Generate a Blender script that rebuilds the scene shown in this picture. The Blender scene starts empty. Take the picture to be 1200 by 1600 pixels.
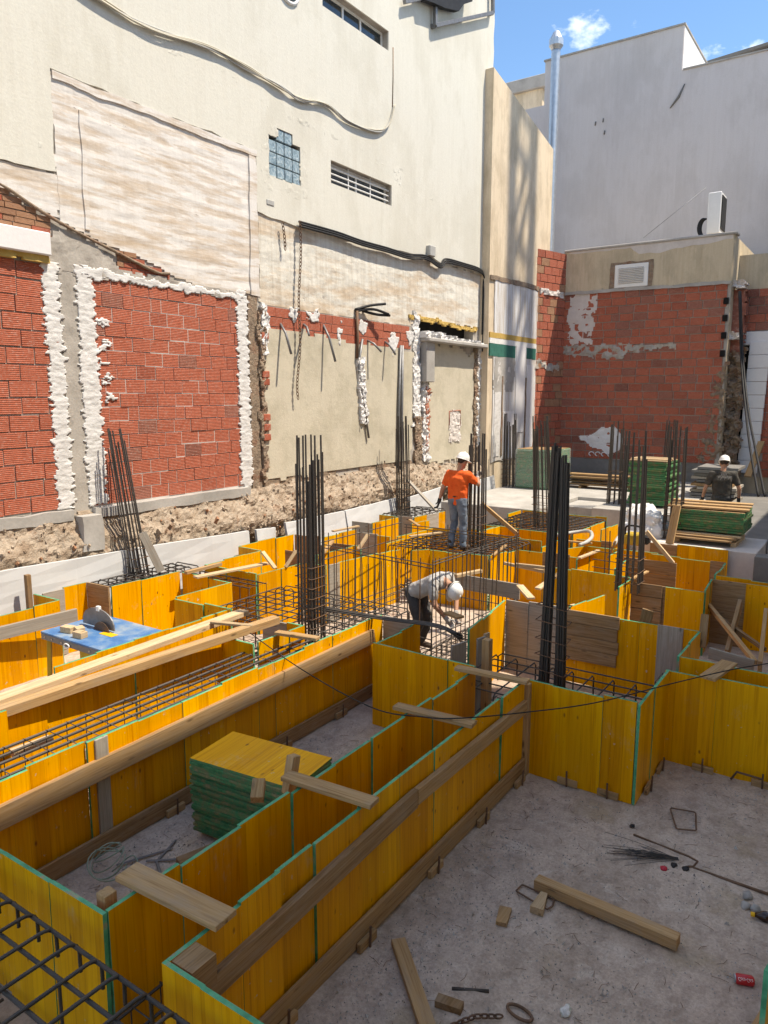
import bpy, bmesh, math, random
from mathutils import Vector, Matrix, Quaternion, noise
from mathutils.geometry import tessellate_polygon
random.seed(7)
R = math.radians
SC = bpy.context.scene
COL = SC.collection

# ------------------------------------------------------------------ camera
FPX, PITCH, HEAD, CZ = 1150.0, R(9.0), R(34.2), 3.8
_cp, _sp = math.cos(PITCH), math.sin(PITCH)
FW = Vector((math.cos(HEAD)*_cp, math.sin(HEAD)*_cp, -_sp))
RT = Vector((math.sin(HEAD), -math.cos(HEAD), 0))
UP = RT.cross(FW)
CAM = Vector((0, 0, CZ))
cd = bpy.data.cameras.new('camera'); cam = bpy.data.objects.new('camera', cd); COL.objects.link(cam)
cd.sensor_fit = 'VERTICAL'; cd.sensor_height = 36; cd.lens = FPX/1600*36
cd.clip_start = 0.05; cd.clip_end = 2000
mw = Matrix((RT, UP, -FW)).transposed().to_4x4(); mw.translation = CAM
cam.matrix_world = mw
SC.camera = cam

# ------------------------------------------------------------------ sky and sun
SUN = Vector((0.45, -1.0, 2.1)).normalized()
SUN_EL = math.asin(SUN.z); SUN_ROT = math.atan2(SUN.x, SUN.y)
wd = bpy.data.worlds.new('World'); SC.world = wd; wd.use_nodes = True
nt = wd.node_tree; nt.nodes.clear()
wo = nt.nodes.new('ShaderNodeOutputWorld'); wb = nt.nodes.new('ShaderNodeBackground')
sk = nt.nodes.new('ShaderNodeTexSky'); sk.sky_type = 'NISHITA'; sk.sun_disc = False
sk.sun_elevation = SUN_EL; sk.sun_rotation = SUN_ROT; sk.altitude = 50; sk.air_density = 1.0; sk.dust_density = 0.0; sk.ozone_density = 5.0
tc = nt.nodes.new('ShaderNodeTexCoord'); mp = nt.nodes.new('ShaderNodeMapping'); mp.inputs['Scale'].default_value = (1.0, 1.0, 1.8); mp.inputs['Location'].default_value = (4.1, 5.0, 8.3)
nz = nt.nodes.new('ShaderNodeTexNoise'); nz.inputs['Scale'].default_value = 5.5; nz.inputs['Detail'].default_value = 7; nz.inputs['Roughness'].default_value = 0.55
rp = nt.nodes.new('ShaderNodeValToRGB'); rp.color_ramp.elements[0].position = 0.545; rp.color_ramp.elements[1].position = 0.80
rp.color_ramp.elements[1].color = (0.7, 0.7, 0.7, 1)
mxw = nt.nodes.new('ShaderNodeMix'); mxw.data_type = 'RGBA'
mxw.inputs[7].default_value = (19.0, 18.6, 18.0, 1)  # cloud colour; clouds spread and brightened to raise the ambient light
nt.links.new(tc.outputs['Generated'], mp.inputs['Vector']); nt.links.new(mp.outputs['Vector'], nz.inputs['Vector'])
nt.links.new(nz.outputs['Fac'], rp.inputs['Fac']); nt.links.new(rp.outputs['Color'], mxw.inputs[0])
hs = nt.nodes.new('ShaderNodeHueSaturation'); hs.inputs['Saturation'].default_value = 1.1; hs.inputs['Value'].default_value = 0.70
nt.links.new(sk.outputs['Color'], hs.inputs['Color']); nt.links.new(hs.outputs['Color'], mxw.inputs[6]); nt.links.new(mxw.outputs[2], wb.inputs['Color'])
wb.inputs['Strength'].default_value = 0.12
nt.links.new(wb.outputs['Background'], wo.inputs['Surface'])
sd = bpy.data.lights.new('sun', 'SUN'); sd.energy = 2.2; sd.angle = R(0.5); sd.color = (1.0, 0.96, 0.90)
so = bpy.data.objects.new('sun', sd); COL.objects.link(so); so.rotation_euler = SUN.to_track_quat('Z', 'Y').to_euler(); so.location = SUN*60
SC.view_settings.view_transform = 'Standard'; SC.view_settings.look = 'None'; SC.view_settings.gamma = 1.0
SC.view_settings.exposure = 1.65
SC.view_settings.use_white_balance = True; SC.view_settings.white_balance_temperature = 7600; SC.view_settings.white_balance_tint = 10
SC.render.engine = 'CYCLES'
SC.cycles.max_bounces = 10; SC.cycles.diffuse_bounces = 7

# ------------------------------------------------------------------ pixel helpers (pixel + a surface it lies on -> point)
def ray(u, v): return FW*FPX + RT*(u-600) - UP*(v-800)
def pz(u, v, z=1.0): d = ray(u, v); return CAM + d*((z-CZ)/d.z)
def pY(u, v, Y=10.4): d = ray(u, v); return CAM + d*(Y/d.y)
def pX(u, v, X=25.5): d = ray(u, v); return CAM + d*(X/d.x)
def pd(u, v, dep): return CAM + ray(u, v)*(dep/FPX)
def dep(p): return (Vector(p)-CAM).dot(FW)

# ------------------------------------------------------------------ materials
class NB:
    def __init__(s, name):
        s.m = bpy.data.materials.new(name); s.m.use_nodes = True; s.t = s.m.node_tree; s.t.nodes.clear()
        s.o = s.n('ShaderNodeOutputMaterial'); s.b = s.n('ShaderNodeBsdfPrincipled'); s.l(s.b.outputs[0], s.o.inputs[0])
        s.tc = s.n('ShaderNodeTexCoord')
    def n(s, t, **k):
        x = s.t.nodes.new(t)
        for a, v in k.items(): setattr(x, a, v)
        return x
    def l(s, a, b): s.t.links.new(a, b)
    def coord(s, scale=(1, 1, 1), which='Object', loc=(0, 0, 0), rand=False):
        mp = s.n('ShaderNodeMapping'); mp.inputs['Scale'].default_value = scale; mp.inputs['Location'].default_value = loc
        src = s.tc.outputs[which]
        if rand:
            oi = s.n('ShaderNodeObjectInfo'); ad = s.n('ShaderNodeVectorMath', operation='MULTIPLY_ADD')
            cb = s.n('ShaderNodeCombineXYZ'); s.l(oi.outputs['Random'], cb.inputs[0]); s.l(oi.outputs['Random'], cb.inputs[1]); s.l(oi.outputs['Random'], cb.inputs[2])
            s.l(cb.outputs[0], ad.inputs[0]); ad.inputs[1].default_value = (37, 53, 71); s.l(src, ad.inputs[2]); src = ad.outputs[0]
        s.l(src, mp.inputs['Vector']); return mp.outputs[0]
    def noise(s, vec, scale=5, detail=4, rough=.55, dist=0):
        x = s.n('ShaderNodeTexNoise'); x.inputs['Scale'].default_value = scale; x.inputs['Detail'].default_value = detail
        x.inputs['Roughness'].default_value = rough; x.inputs['Distortion'].default_value = dist
        s.l(vec, x.inputs['Vector']); return x.outputs['Fac']
    def ramp(s, fac, stops):
        x = s.n('ShaderNodeValToRGB'); e = x.color_ramp.elements
        while len(e) < len(stops): e.new(0.5)
        for i, (p, c) in enumerate(stops):
            e[i].position = p; e[i].color = (*c, 1) if len(c) == 3 else c
        s.l(fac, x.inputs['Fac']); return x.outputs['Color']
    def mix(s, fac, a, b, mode='MIX'):
        x = s.n('ShaderNodeMix', data_type='RGBA', blend_type=mode)
        for v, i in ((fac, 0), (a, 6), (b, 7)):
            if hasattr(v, 'is_output') or hasattr(v, 'links'): s.l(v, x.inputs[i])
            elif i == 0: x.inputs[0].default_value = v
            else: x.inputs[i].default_value = (*v, 1)
        return x.outputs[2]
    def math(s, op, a, b=None):
        x = s.n('ShaderNodeMath', operation=op)
        for v, i in ((a, 0), (b, 1)):
            if v is None: continue
            if hasattr(v, 'links'): s.l(v, x.inputs[i])
            else: x.inputs[i].default_value = v
        return x.outputs[0]
    def rnd(s): return s.n('ShaderNodeObjectInfo').outputs['Random']
    def bump(s, h, strength=.4, dist=.01):
        x = s.n('ShaderNodeBump'); x.inputs['Strength'].default_value = strength; x.inputs['Distance'].default_value = dist
        s.l(h, x.inputs['Height']); s.l(x.outputs[0], s.b.inputs['Normal'])
    def fin(s, col, rough=.8, metal=0, spec=.3):
        if hasattr(col, 'links'): s.l(col, s.b.inputs['Base Color'])
        else: s.b.inputs['Base Color'].default_value = (*col, 1)
        if hasattr(rough, 'links'): s.l(rough, s.b.inputs['Roughness'])
        else: s.b.inputs['Roughness'].default_value = rough
        s.b.inputs['Metallic'].default_value = metal; s.b.inputs['Specular IOR Level'].default_value = spec
        return s.m
MAT = {}
def weathered(name, cols, scale=(1, 1, 1), ns=2.0, rough=.85, bump=.35, bs=14, bd=.01, metal=0, rand=0.12, fine=.25, spec=.25):
    b = NB(name); v = b.coord(scale, rand=rand > 0)
    n1 = b.noise(v, ns, 6, .6); k = len(cols)
    c = b.ramp(n1, [(.3+.4*i/max(1, k-1), cols[i]) for i in range(k)]) if k > 1 else None
    n2 = b.noise(v, bs, 5, .65)
    base = c if c is not None else cols[0]
    c2 = b.mix(fine, base, b.ramp(n2, [(.3, (.45, .45, .45)), (.7, (1, 1, 1))]), 'MULTIPLY')
    if rand > 0:
        rr = b.ramp(b.rnd(), [(0, (1-rand,)*3), (1, (1, 1, 1))]); c2 = b.mix(1.0, c2, rr, 'MULTIPLY')
    if bump: b.bump(n2, bump, bd)
    MAT[name] = b.fin(c2, rough, metal, spec); return MAT[name]

def mk_yellow(name, axis):          # three-ply shuttering: lamella strips, grain, knots, scuffs
    b = NB(name)
    v = b.coord((1, 1, 1), rand=True)
    sx = b.n('ShaderNodeSeparateXYZ'); b.l(b.coord((1, 1, 1)), sx.inputs[0])
    w = sx.outputs[0] if axis == 'z' else sx.outputs[1]
    lam = b.math('FLOOR', b.math('MULTIPLY', b.math('ADD', w, b.math('MULTIPLY', b.rnd(), 3.1)), 8.5))
    wn = b.n('ShaderNodeTexWhiteNoise', noise_dimensions='2D'); cb = b.n('ShaderNodeCombineXYZ'); b.l(lam, cb.inputs[0]); b.l(b.rnd(), cb.inputs[1]); b.l(cb.outputs[0], wn.inputs['Vector'])
    g = b.coord((38, 38, 1.3) if axis == 'z' else (1.3, 38, 38), rand=True)
    gr = b.noise(g, 1.0, 5, .6, .6)
    base = b.ramp(gr, [(.28, (.63, .26, .002)), (.48, (.82, .385, .003)), (.75, (.88, .45, .008))])
    base = b.mix(1.0, base, b.ramp(wn.outputs['Value'], [(0, (.80, .74, .7)), (1, (1, 1, 1))]), 'MULTIPLY')
    fr = b.math('FRACT', b.math('MULTIPLY', b.math('ADD', w, b.math('MULTIPLY', b.rnd(), 3.1)), 8.5))
    seam = b.ramp(fr, [(0, (.62, .55, .5)), (.03, (1, 1, 1)), (.97, (1, 1, 1)), (1, (.62, .55, .5))]); base = b.mix(.55, base, seam, 'MULTIPLY')
    kv = b.coord((9, 9, 4.5) if axis == 'z' else (4.5, 9, 9), rand=True)
    vo = b.n('ShaderNodeTexVoronoi'); vo.inputs['Scale'].default_value = 1.0; b.l(kv, vo.inputs['Vector'])
    kn = b.ramp(vo.outputs['Distance'], [(.05, (1, 1, 1)), (.14, (0, 0, 0))])
    ksel = b.ramp(b.noise(kv, .9, 1), [(.5, (0, 0, 0)), (.56, (1, 1, 1))])
    base = b.mix(b.mix(1.0, kn, ksel, 'MULTIPLY'), base, (.22, .07, .01))
    sc = b.ramp(b.noise(v, 2.2, 6, .7), [(.56, (0, 0, 0)), (.72, (.55, .55, .55))])
    fine = b.ramp(b.noise(b.coord((14, 14, 5), rand=True), 2, 5, .7), [(.45, (0, 0, 0)), (.65, (1, 1, 1))])
    base = b.mix(b.mix(1.0, sc, fine, 'MULTIPLY'), base, (.50, .42, .30))
    sp = b.ramp(b.noise(b.coord((1, 1, 1), rand=True), 21, 3, .5), [(.685, (0, 0, 0)), (.72, (.8,)*3)]); spm = b.ramp(b.noise(v, 1.3, 3), [(.48, (0, 0, 0)), (.6, (1, 1, 1))])
    base = b.mix(b.mix(1.0, sp, spm, 'MULTIPLY'), base, (.50, .47, .42))
    base = b.mix(1.0, base, b.ramp(b.rnd(), [(0, (.84, .78, .70)), (.5, (1, .97, .9)), (1, (.95, 1, 1))]), 'MULTIPLY')
    b.bump(gr, .12, .003)
    MAT[name] = b.fin(base, b.ramp(sc, [(0, (.42,)*3), (1, (.8,)*3)]), 0, .18)
mk_yellow('yellow', 'z'); mk_yellow('yellow_flat', 'x')

def mk_timber(name, cols):
    b = NB(name); g = b.coord((1.6, 42, 42), rand=True); gr = b.noise(g, 1.0, 5, .6, 1.2)
    base = b.ramp(gr, [(.28, cols[0]), (.5, cols[1]), (.75, cols[2])])
    kv = b.coord((3.5, 11, 11), rand=True); vo = b.n('ShaderNodeTexVoronoi'); vo.inputs['Scale'].default_value = 1.0; b.l(kv, vo.inputs['Vector'])
    kn = b.ramp(vo.outputs['Distance'], [(.08, (.8,)*3), (.2, (0, 0, 0))])
    ksel = b.ramp(b.noise(kv, .8, 1), [(.5, (0, 0, 0)), (.55, (1, 1, 1))])
    base = b.mix(b.mix(1.0, kn, ksel, 'MULTIPLY'), base, tuple(c*.35 for c in cols[0]))
    dirt = b.ramp(b.noise(b.coord((2, 6, 6), rand=True), 2, 5, .65), [(.48, (0, 0, 0)), (.75, (.6,)*3)])
    base = b.mix(dirt, base, (.34, .27, .20))
    base = b.mix(1.0, base, b.ramp(b.rnd(), [(0, (.72, .70, .68)), (1, (1, 1, 1))]), 'MULTIPLY')
    b.bump(gr, .3, .004); MAT[name] = b.fin(base, .8, 0, .2)
mk_timber('timber', [(.29, .165, .07), (.45, .285, .135), (.54, .37, .195)])
mk_timber('pale_timber', [(.42, .28, .15), (.58, .43, .26), (.66, .52, .35)])
mk_timber('old_board', [(.19, .11, .05), (.30, .185, .09), (.40, .27, .15)])
mk_timber('grey_board', [(.26, .235, .20), (.36, .33, .285), (.45, .42, .37)])

def mk_brick(name, tint):
    b = NB(name); s = b.n('ShaderNodeSeparateXYZ'); b.l(b.tc.outputs['Generated'], s.inputs[0])
    wv = b.math('SINE', b.math('MULTIPLY', s.outputs[2], 6.283*8))
    v = b.coord((1, 1, 1), rand=True)
    base = b.ramp(b.noise(v, 5, 5, .6), [(.25, tuple(c*.75 for c in tint)), (.5, tint), (.8, (tint[0]*1.15, tint[1]*1.3, tint[2]*1.4))])
    base = b.mix(.30, base, b.ramp(wv, [(.0, (.45, .4, .4)), (.45, (1, 1, 1))]), 'MULTIPLY')
    base = b.mix(1.0, base, b.ramp(b.rnd(), [(0, (.74, .70, .70)), (.15, (.92, .90, .88)), (1, (1, 1, 1))]), 'MULTIPLY')
    sm = b.ramp(b.noise(v, 9, 5, .7), [(.52, (0, 0, 0)), (.76, (.62,)*3)]); base = b.mix(sm, base, (.50, .40, .34))
    b.bump(wv, .5, .004); MAT[name] = b.fin(base, .85, 0, .2)
mk_brick('brick', (.46, .13, .075)); mk_brick('brick_dark', (.34, .13, .09)); mk_brick('brick_old', (.40, .21, .12))

def mk_plaster(name, white, tan, tanw, dark=.5, streak=.35, stretch=(.8, 1, 3.2), bd=.03):
    b = NB(name)
    v = b.coord(stretch); p = b.coord((1, 1, 1))
    n1 = b.noise(v, 1.5, 8, .66, .15)
    base = b.ramp(n1, [(.34-.1*tanw, tan), (.46, tuple((a+c)/2 for a, c in zip(white, tan))), (.52+.12*tanw, white)])
    st = b.noise(b.coord((9, 9, .5)), 1.2, 5, .7); base = b.mix(streak, base, b.ramp(st, [(.35, (.62, .55, .47)), (.6, (1, 1, 1))]), 'MULTIPLY')
    pit = b.noise(b.coord((3, 3, 7)), 2.4, 6, .7); base = b.mix(b.ramp(pit, [(.66, (0, 0, 0)), (.74, (dark,)*3)]), base, (.20, .155, .12))
    f = b.noise(p, 26, 5, .7); base = b.mix(.18, base, b.ramp(f, [(.3, (.5,)*3), (.7, (1, 1, 1))]), 'MULTIPLY')
    h = b.mix(.5, n1, b.mix(.5, f, pit)); b.bump(h, .6, bd); MAT[name] = b.fin(base, .9, 0, .15)
mk_plaster('peeled', (.74, .715, .68), (.55, .44, .33), .15, .95, .16, (.7, 1, 5.0), bd=.012)
mk_plaster('streaky', (.72, .70, .63), (.56, .43, .30), .15, .5, .4, (.35, 1, 1.6))
mk_plaster('stripped', (.72, .73, .74), (.52, .45, .37), .3, .6, .35, (5, 1, .45))
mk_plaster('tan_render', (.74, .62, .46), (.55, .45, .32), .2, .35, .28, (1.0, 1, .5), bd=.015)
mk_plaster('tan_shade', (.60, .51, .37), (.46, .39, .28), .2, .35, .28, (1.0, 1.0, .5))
mk_plaster('scratch_coat', (.58, .53, .42), (.47, .43, .33), .2, .3, .1, (1, 1, 1))
mk_plaster('cream', (.69, .675, .60), (.61, .59, .51), .05, .12, .10, (.4, 1, .22), bd=.018)
weathered('pale_plaster', [(.55, .50, .46), (.66, .61, .57)], ns=3, rand=0, fine=.15)
weathered('white_mortar', [(.52, .50, .48), (.68, .67, .65), (.76, .75, .74)], (1, 1, 2.5), ns=5, bump=.6, bs=26, bd=.008, rand=0, fine=.25)
weathered('grey_mortar', [(.30, .27, .235), (.42, .385, .34), (.50, .46, .41)], ns=3, bump=.6, bs=25, rand=0, fine=.3)
weathered('earth', [(.29, .205, .14), (.41, .315, .23), (.51, .42, .325), (.37, .24, .16)], ns=3.6, bump=1.0, bs=30, bd=.03, rand=0, fine=.5)
weathered('masonry', [(.20, .15, .11), (.33, .25, .18), (.26, .14, .09)], ns=3.5, bump=1.0, bs=12, bd=.04, rand=0, fine=.5)
mk_plaster('grey_wall', (.63, .595, .585), (.56, .525, .51), .05, .12, .10, (.4, .4, .22))
weathered('white_wall', [(.72, .71, .71), (.78, .77, .76)], ns=1, rand=0, fine=.08)
weathered('foam', [(.53, .54, .55), (.59, .60, .60)], ns=3, bump=.15, bs=60, bd=.003, rand=.04, fine=.06)
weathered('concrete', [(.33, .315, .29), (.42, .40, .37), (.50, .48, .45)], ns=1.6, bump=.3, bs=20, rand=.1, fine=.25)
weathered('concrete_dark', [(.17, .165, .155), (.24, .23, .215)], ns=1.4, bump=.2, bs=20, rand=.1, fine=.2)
weathered('steel', [(.055, .051, .048), (.085, .077, .070), (.115, .085, .065)], ns=6, rough=.55, bump=.2, bs=60, metal=.35, rand=.25, spec=.4)
weathered('rust', [(.12, .075, .05), (.20, .12, .075), (.16, .10, .075)], ns=9, rough=.7, bump=.3, bs=50, metal=.2, rand=.2)
weathered('grey_steel', [(.20, .20, .20), (.28, .28, .285)], ns=8, rough=.5, metal=.5, bump=.1)
weathered('galvanised', [(.45, .50, .55), (.60, .64, .68)], ns=6, rough=.42, metal=.75, bump=.1, rand=.1, fine=.1)
weathered('green_paint', [(.045, .24, .12), (.07, .35, .18), (.10, .42, .23), (.36, .31, .20)], (1, 1, 1), 9, .6, .2, 30, .004, rand=.2, fine=.25)
weathered('green_stack', [(.05, .19, .07), (.075, .29, .12), (.18, .25, .11), (.34, .29, .15)], (3, 3, 1), 3, .7, .2, 30, .004, rand=.4, fine=.3)
weathered('blue_top', [(.045, .13, .30), (.06, .17, .37), (.17, .26, .38), (.34, .37, .38)], (1, 1, 1), 3.2, .55, .1, 40, rand=0, fine=.15)
weathered('machine_yellow', [(.45, .30, .03), (.55, .38, .05)], ns=5, rough=.5)
weathered('black_rubber', [(.016, .016, .017), (.03, .03, .03)], ns=8, rough=.6, bump=.1)
weathered('void_shade', [(.012, .012, .012), (.02, .018, .016)], ns=4, rough=.95, rand=0)  # near-black: the shade inside voids, windows and brick hollows, put into the colour
weathered('white_plastic', [(.74, .74, .72), (.80, .80, .78)], ns=4, rough=.4, bump=0, fine=.06, rand=0, spec=.5)
weathered('grey_plastic', [(.38, .38, .36), (.45, .45, .43)], ns=4, rough=.5, bump=0, fine=.1, rand=0)
weathered('pvc_cable', [(.50, .46, .36), (.60, .56, .46)], ns=6, rough=.6, bump=0, rand=.2, fine=.1)
weathered('ochre', [(.50, .32, .08), (.58, .40, .13)], ns=6, rand=0); weathered('dark_green', [(.03, .13, .10), (.045, .18, .14)], ns=6, rand=0)
weathered('orange_shirt', [(.74, .105, .022), (.84, .14, .03)], ns=7, rough=.9, bump=.2, bs=80, bd=.002, rand=0, fine=.1)
weathered('grey_shirt', [(.36, .35, .34), (.45, .44, .43)], ns=7, rough=.9, bump=.2, bs=80, bd=.002, rand=0, fine=.1)
weathered('dark_shirt', [(.050, .046, .040), (.085, .078, .068)], ns=7, rough=.9, bump=.2, bs=80, bd=.002, rand=0, fine=.1)
weathered('jeans', [(.075, .105, .15), (.16, .20, .26), (.24, .28, .33)], ns=5, rough=.9, bump=.2, bs=90, bd=.002, rand=0, fine=.25)
weathered('work_trousers', [(.055, .055, .058), (.09, .09, .09)], ns=6, rough=.9, bump=.2, bs=80, bd=.002, rand=0)
weathered('skin', [(.40, .21, .135), (.48, .26, .17)], ns=9, rough=.55, bump=.05, rand=0, fine=.08, spec=.4)
weathered('hair', [(.045, .030, .022), (.075, .05, .036)], ns=20, rough=.7, bump=.5, bs=60, rand=0)
weathered('helmet', [(.80, .79, .76), (.86, .85, .83)], ns=5, rough=.35, bump=0, rand=0, fine=.06, spec=.5)
weathered('glove_grey', [(.33, .32, .31), (.46, .45, .43)], ns=14, rough=.9, rand=0); weathered('glove_dark', [(.03, .03, .034), (.06, .06, .062)], ns=14, rough=.8, rand=0)
weathered('leather', [(.05, .035, .025), (.09, .065, .05)], ns=8, rough=.7, rand=0)
weathered('can_red', [(.45, .012, .016), (.52, .015, .02)], ns=4, rough=.35, bump=0, rand=0, fine=.05, spec=.5)
weathered('cola', [(.03, .012, .006)], ns=4, rough=.15, bump=0, rand=0, fine=0, spec=.5)
weathered('cap_yellow', [(.75, .42, .02)], ns=4, rough=.4, bump=0, rand=0, fine=0); weathered('red_tag', [(.5, .03, .05)], ns=4, rough=.5, bump=0, rand=0)
weathered('paper', [(.60, .60, .58), (.74, .74, .72), (.34, .38, .26)], ns=26, rough=.7, bump=.2, rand=0)
weathered('band_green', [(.22, .30, .22), (.36, .42, .34)], ns=10, rough=.5, bump=0)
weathered('white_bag', [(.72, .70, .67), (.82, .81, .78)], ns=5, rough=.7, bump=.3, rand=0, fine=.1)
weathered('white_tape', [(.78, .78, .76)], rough=.5, bump=0, rand=0); weathered('tile_red', [(.36, .15, .10), (.45, .2, .13)], ns=5)
def mk_ground():
    b = NB('site_floor'); v = b.coord((1, 1, 1))
    n1 = b.noise(v, .9, 8, .62); n2 = b.noise(v, 7, 7, .7); n3 = b.noise(v, 45, 5, .7)
    base = b.ramp(n1, [(.3, (.37, .29, .23)), (.5, (.50, .405, .33)), (.7, (.60, .50, .42))])
    base = b.mix(.55, base, b.ramp(n2, [(.36, (.52, .5, .48)), (.55, (1, 1, 1))]), 'MULTIPLY')
    base = b.mix(b.ramp(b.noise(v, 3.3, 6, .7, .5), [(.56, (0, 0, 0)), (.66, (.55,)*3)]), base, (.60, .52, .445))
    base = b.mix(b.ramp(b.noise(b.coord((1, 1, 1), loc=(4, 2, 0)), 1.6, 4, .6), [(.58, (0, 0, 0)), (.70, (.6,)*3)]), base, (.37, .29, .19))
    base = b.mix(.4, base, b.ramp(n3, [(.36, (.45,)*3), (.6, (1, 1, 1))]), 'MULTIPLY')
    b.bump(b.mix(.5, n2, n3), .7, .02); MAT['site_floor'] = b.fin(base, .92, 0, .15)
mk_ground()
def mk_glass():
    b = NB('glass_block'); n = b.noise(b.coord((1, 1, 1), rand=True), 9, 3, .5, 2)
    c = b.ramp(n, [(.35, (.16, .24, .29)), (.55, (.30, .40, .45)), (.7, (.46, .55, .58))]); b.bump(n, .5, .02); MAT['glass_block'] = b.fin(c, .12, 0, .6)
    b = NB('window_glass'); MAT['window_glass'] = b.fin((.03, .04, .045), .06, 0, .7)
mk_glass()

# ------------------------------------------------------------------ object helpers
WL = {}
def tag(o, label, cat, group=None):
    o['label'] = label; o['category'] = cat
    if group: o['group'] = group
    return o
def thing(name, label, cat, loc=(0, 0, 0), group=None):
    o = bpy.data.objects.new(name, None); o.empty_display_size = .1; COL.objects.link(o); o.location = loc; WL[o] = Vector(loc)
    return tag(o, label, cat, group)
def add(name, me, parent=None, loc=(0, 0, 0), rot=None, scale=None, kind=None):
    o = bpy.data.objects.new(name, me); COL.objects.link(o); loc = Vector(loc)
    if parent is not None: o.parent = parent; o.location = loc - WL[parent]
    else: o.location = loc
    WL[o] = loc
    if rot is not None:
        o.rotation_mode = 'QUATERNION'; o.rotation_quaternion = rot
    if scale is not None: o.scale = scale
    if kind: o['kind'] = kind
    return o
def mesh(name, verts, faces, mats, mi=None, smooth=False):
    me = bpy.data.meshes.new(name); me.from_pydata([tuple(v) for v in verts], [], faces)
    for m in (mats if isinstance(mats, (list, tuple)) else [mats]): me.materials.append(MAT[m])
    if mi: me.polygons.foreach_set('material_index', mi)
    if smooth: me.polygons.foreach_set('use_smooth', [True]*len(me.polygons))
    me.update(); return me
BF = [(0, 3, 2, 1), (4, 5, 6, 7), (0, 1, 5, 4), (1, 2, 6, 5), (2, 3, 7, 6), (3, 0, 4, 7)]
def boxv(a, b): return [(a[0], a[1], a[2]), (b[0], a[1], a[2]), (b[0], b[1], a[2]), (a[0], b[1], a[2]), (a[0], a[1], b[2]), (b[0], a[1], b[2]), (b[0], b[1], b[2]), (a[0], b[1], b[2])]
def box_me(a, b, mat, bev=0, name='box'):
    if not bev: return mesh(name, boxv(a, b), BF, mat)
    bm = bmesh.new(); vs = [bm.verts.new(v) for v in boxv(a, b)]
    for f in BF: bm.faces.new([vs[i] for i in f])
    bmesh.ops.bevel(bm, geom=bm.edges[:], offset=bev, segments=1, affect='EDGES')
    me = bpy.data.meshes.new(name); bm.to_mesh(me); bm.free(); me.materials.append(MAT[mat]); return me
def box(name, a, b, mat, parent=None, bev=0):
    a = Vector(a); b = Vector(b); c = (a+b)/2; c.z = min(a.z, b.z)
    lo = Vector([min(a[i], b[i]) for i in range(3)]) - c; hi = Vector([max(a[i], b[i]) for i in range(3)]) - c
    return add(name, box_me(lo, hi, mat, bev, name), parent, c)
class Multi:                        # gathers boxes / tubes into ONE mesh of ONE part
    def __init__(s): s.v = []; s.f = []
    def addm(s, v, f): o = len(s.v); s.v += [tuple(x) for x in v]; s.f += [tuple(i+o for i in q) for q in f]; return s
    def box(s, a, b): return s.addm(boxv([min(a[i], b[i]) for i in range(3)], [max(a[i], b[i]) for i in range(3)]), BF)
    def tube(s, pts, r, n=8): return s.addm(*tube_vf(pts, r, n))
    def build(s, name, mat, parent=None, smooth=False, kind=None, loc=None):
        L = Vector(loc) if loc is not None else (WL[parent] if parent is not None else Vector((0, 0, 0)))
        return add(name, mesh(name, [Vector(v)-L for v in s.v], s.f, mat, smooth=smooth), parent, L, kind=kind)
def frame_of(d):
    d = d.normalized(); a = Vector((0, 0, 1)) if abs(d.z) < .9 else Vector((1, 0, 0)); s = d.cross(a).normalized(); return s, s.cross(d)
def tube_vf(pts, r, n=8, closed=False, ribs=0):
    pts = [Vector(p) for p in pts]; N = len(pts); V = []; F = []
    t0 = (pts[1]-pts[0]).normalized(); s, u = frame_of(t0)
    for i, p in enumerate(pts):
        if closed: t = (pts[(i+1) % N]-pts[i-1]).normalized()
        else: t = (pts[min(i+1, N-1)]-pts[max(i-1, 0)]).normalized()
        q = t0.rotation_difference(t); s = q @ s; u = q @ u; t0 = t
        rr = r[i] if isinstance(r, (list, tuple)) else r
        if ribs and i % 2: rr *= 1+ribs
        for k in range(n): a = 2*math.pi*k/n; V.append(p + s*(math.cos(a)*rr) + u*(math.sin(a)*rr))
    for i in range(N if closed else N-1):
        j = (i+1) % N
        for k in range(n): F.append((i*n+k, i*n+(k+1) % n, j*n+(k+1) % n, j*n+k))
    if not closed: F.append(tuple(range(n-1, -1, -1))); F.append(tuple((N-1)*n+k for k in range(n)))
    return V, F
def tube(name, pts, r, mat, parent=None, n=8, closed=False, ribs=0):
    c = Vector(pts[0]); V, F = tube_vf([Vector(p)-c for p in pts], r, n, closed, ribs)
    return add(name, mesh(name, V, F, mat, smooth=True), parent, c)
CYL = {}
def bar(name, p0, p1, r, mat='steel', parent=None, n=7):
    p0 = Vector(p0); p1 = Vector(p1); k = (mat, n)
    if k not in CYL:
        V, F = tube_vf([(0, 0, 0), (0, 0, 1)], 1, n); CYL[k] = mesh('bar', V, F, mat)
    d = p1-p0
    return add(name, CYL[k], parent, p0, d.to_track_quat('Z', 'Y'), (r, r, d.length))
def beam(name, p0, p1, w, h, mat, parent=None, up=(0, 0, 1), bev=.003):   # w across, h along up
    p0 = Vector(p0); p1 = Vector(p1); d = p1-p0; L = d.length; x = d/L; y = Vector(up).cross(x)
    if y.length < 1e-4: y = Vector((0, 1, 0))
    y.normalize(); z = x.cross(y)
    q = Matrix((x, y, z)).transposed().to_quaternion()
    return add(name, box_me((0, -w/2, -h/2), (L, w/2, h/2), mat, bev, name), parent, p0, q)
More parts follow.
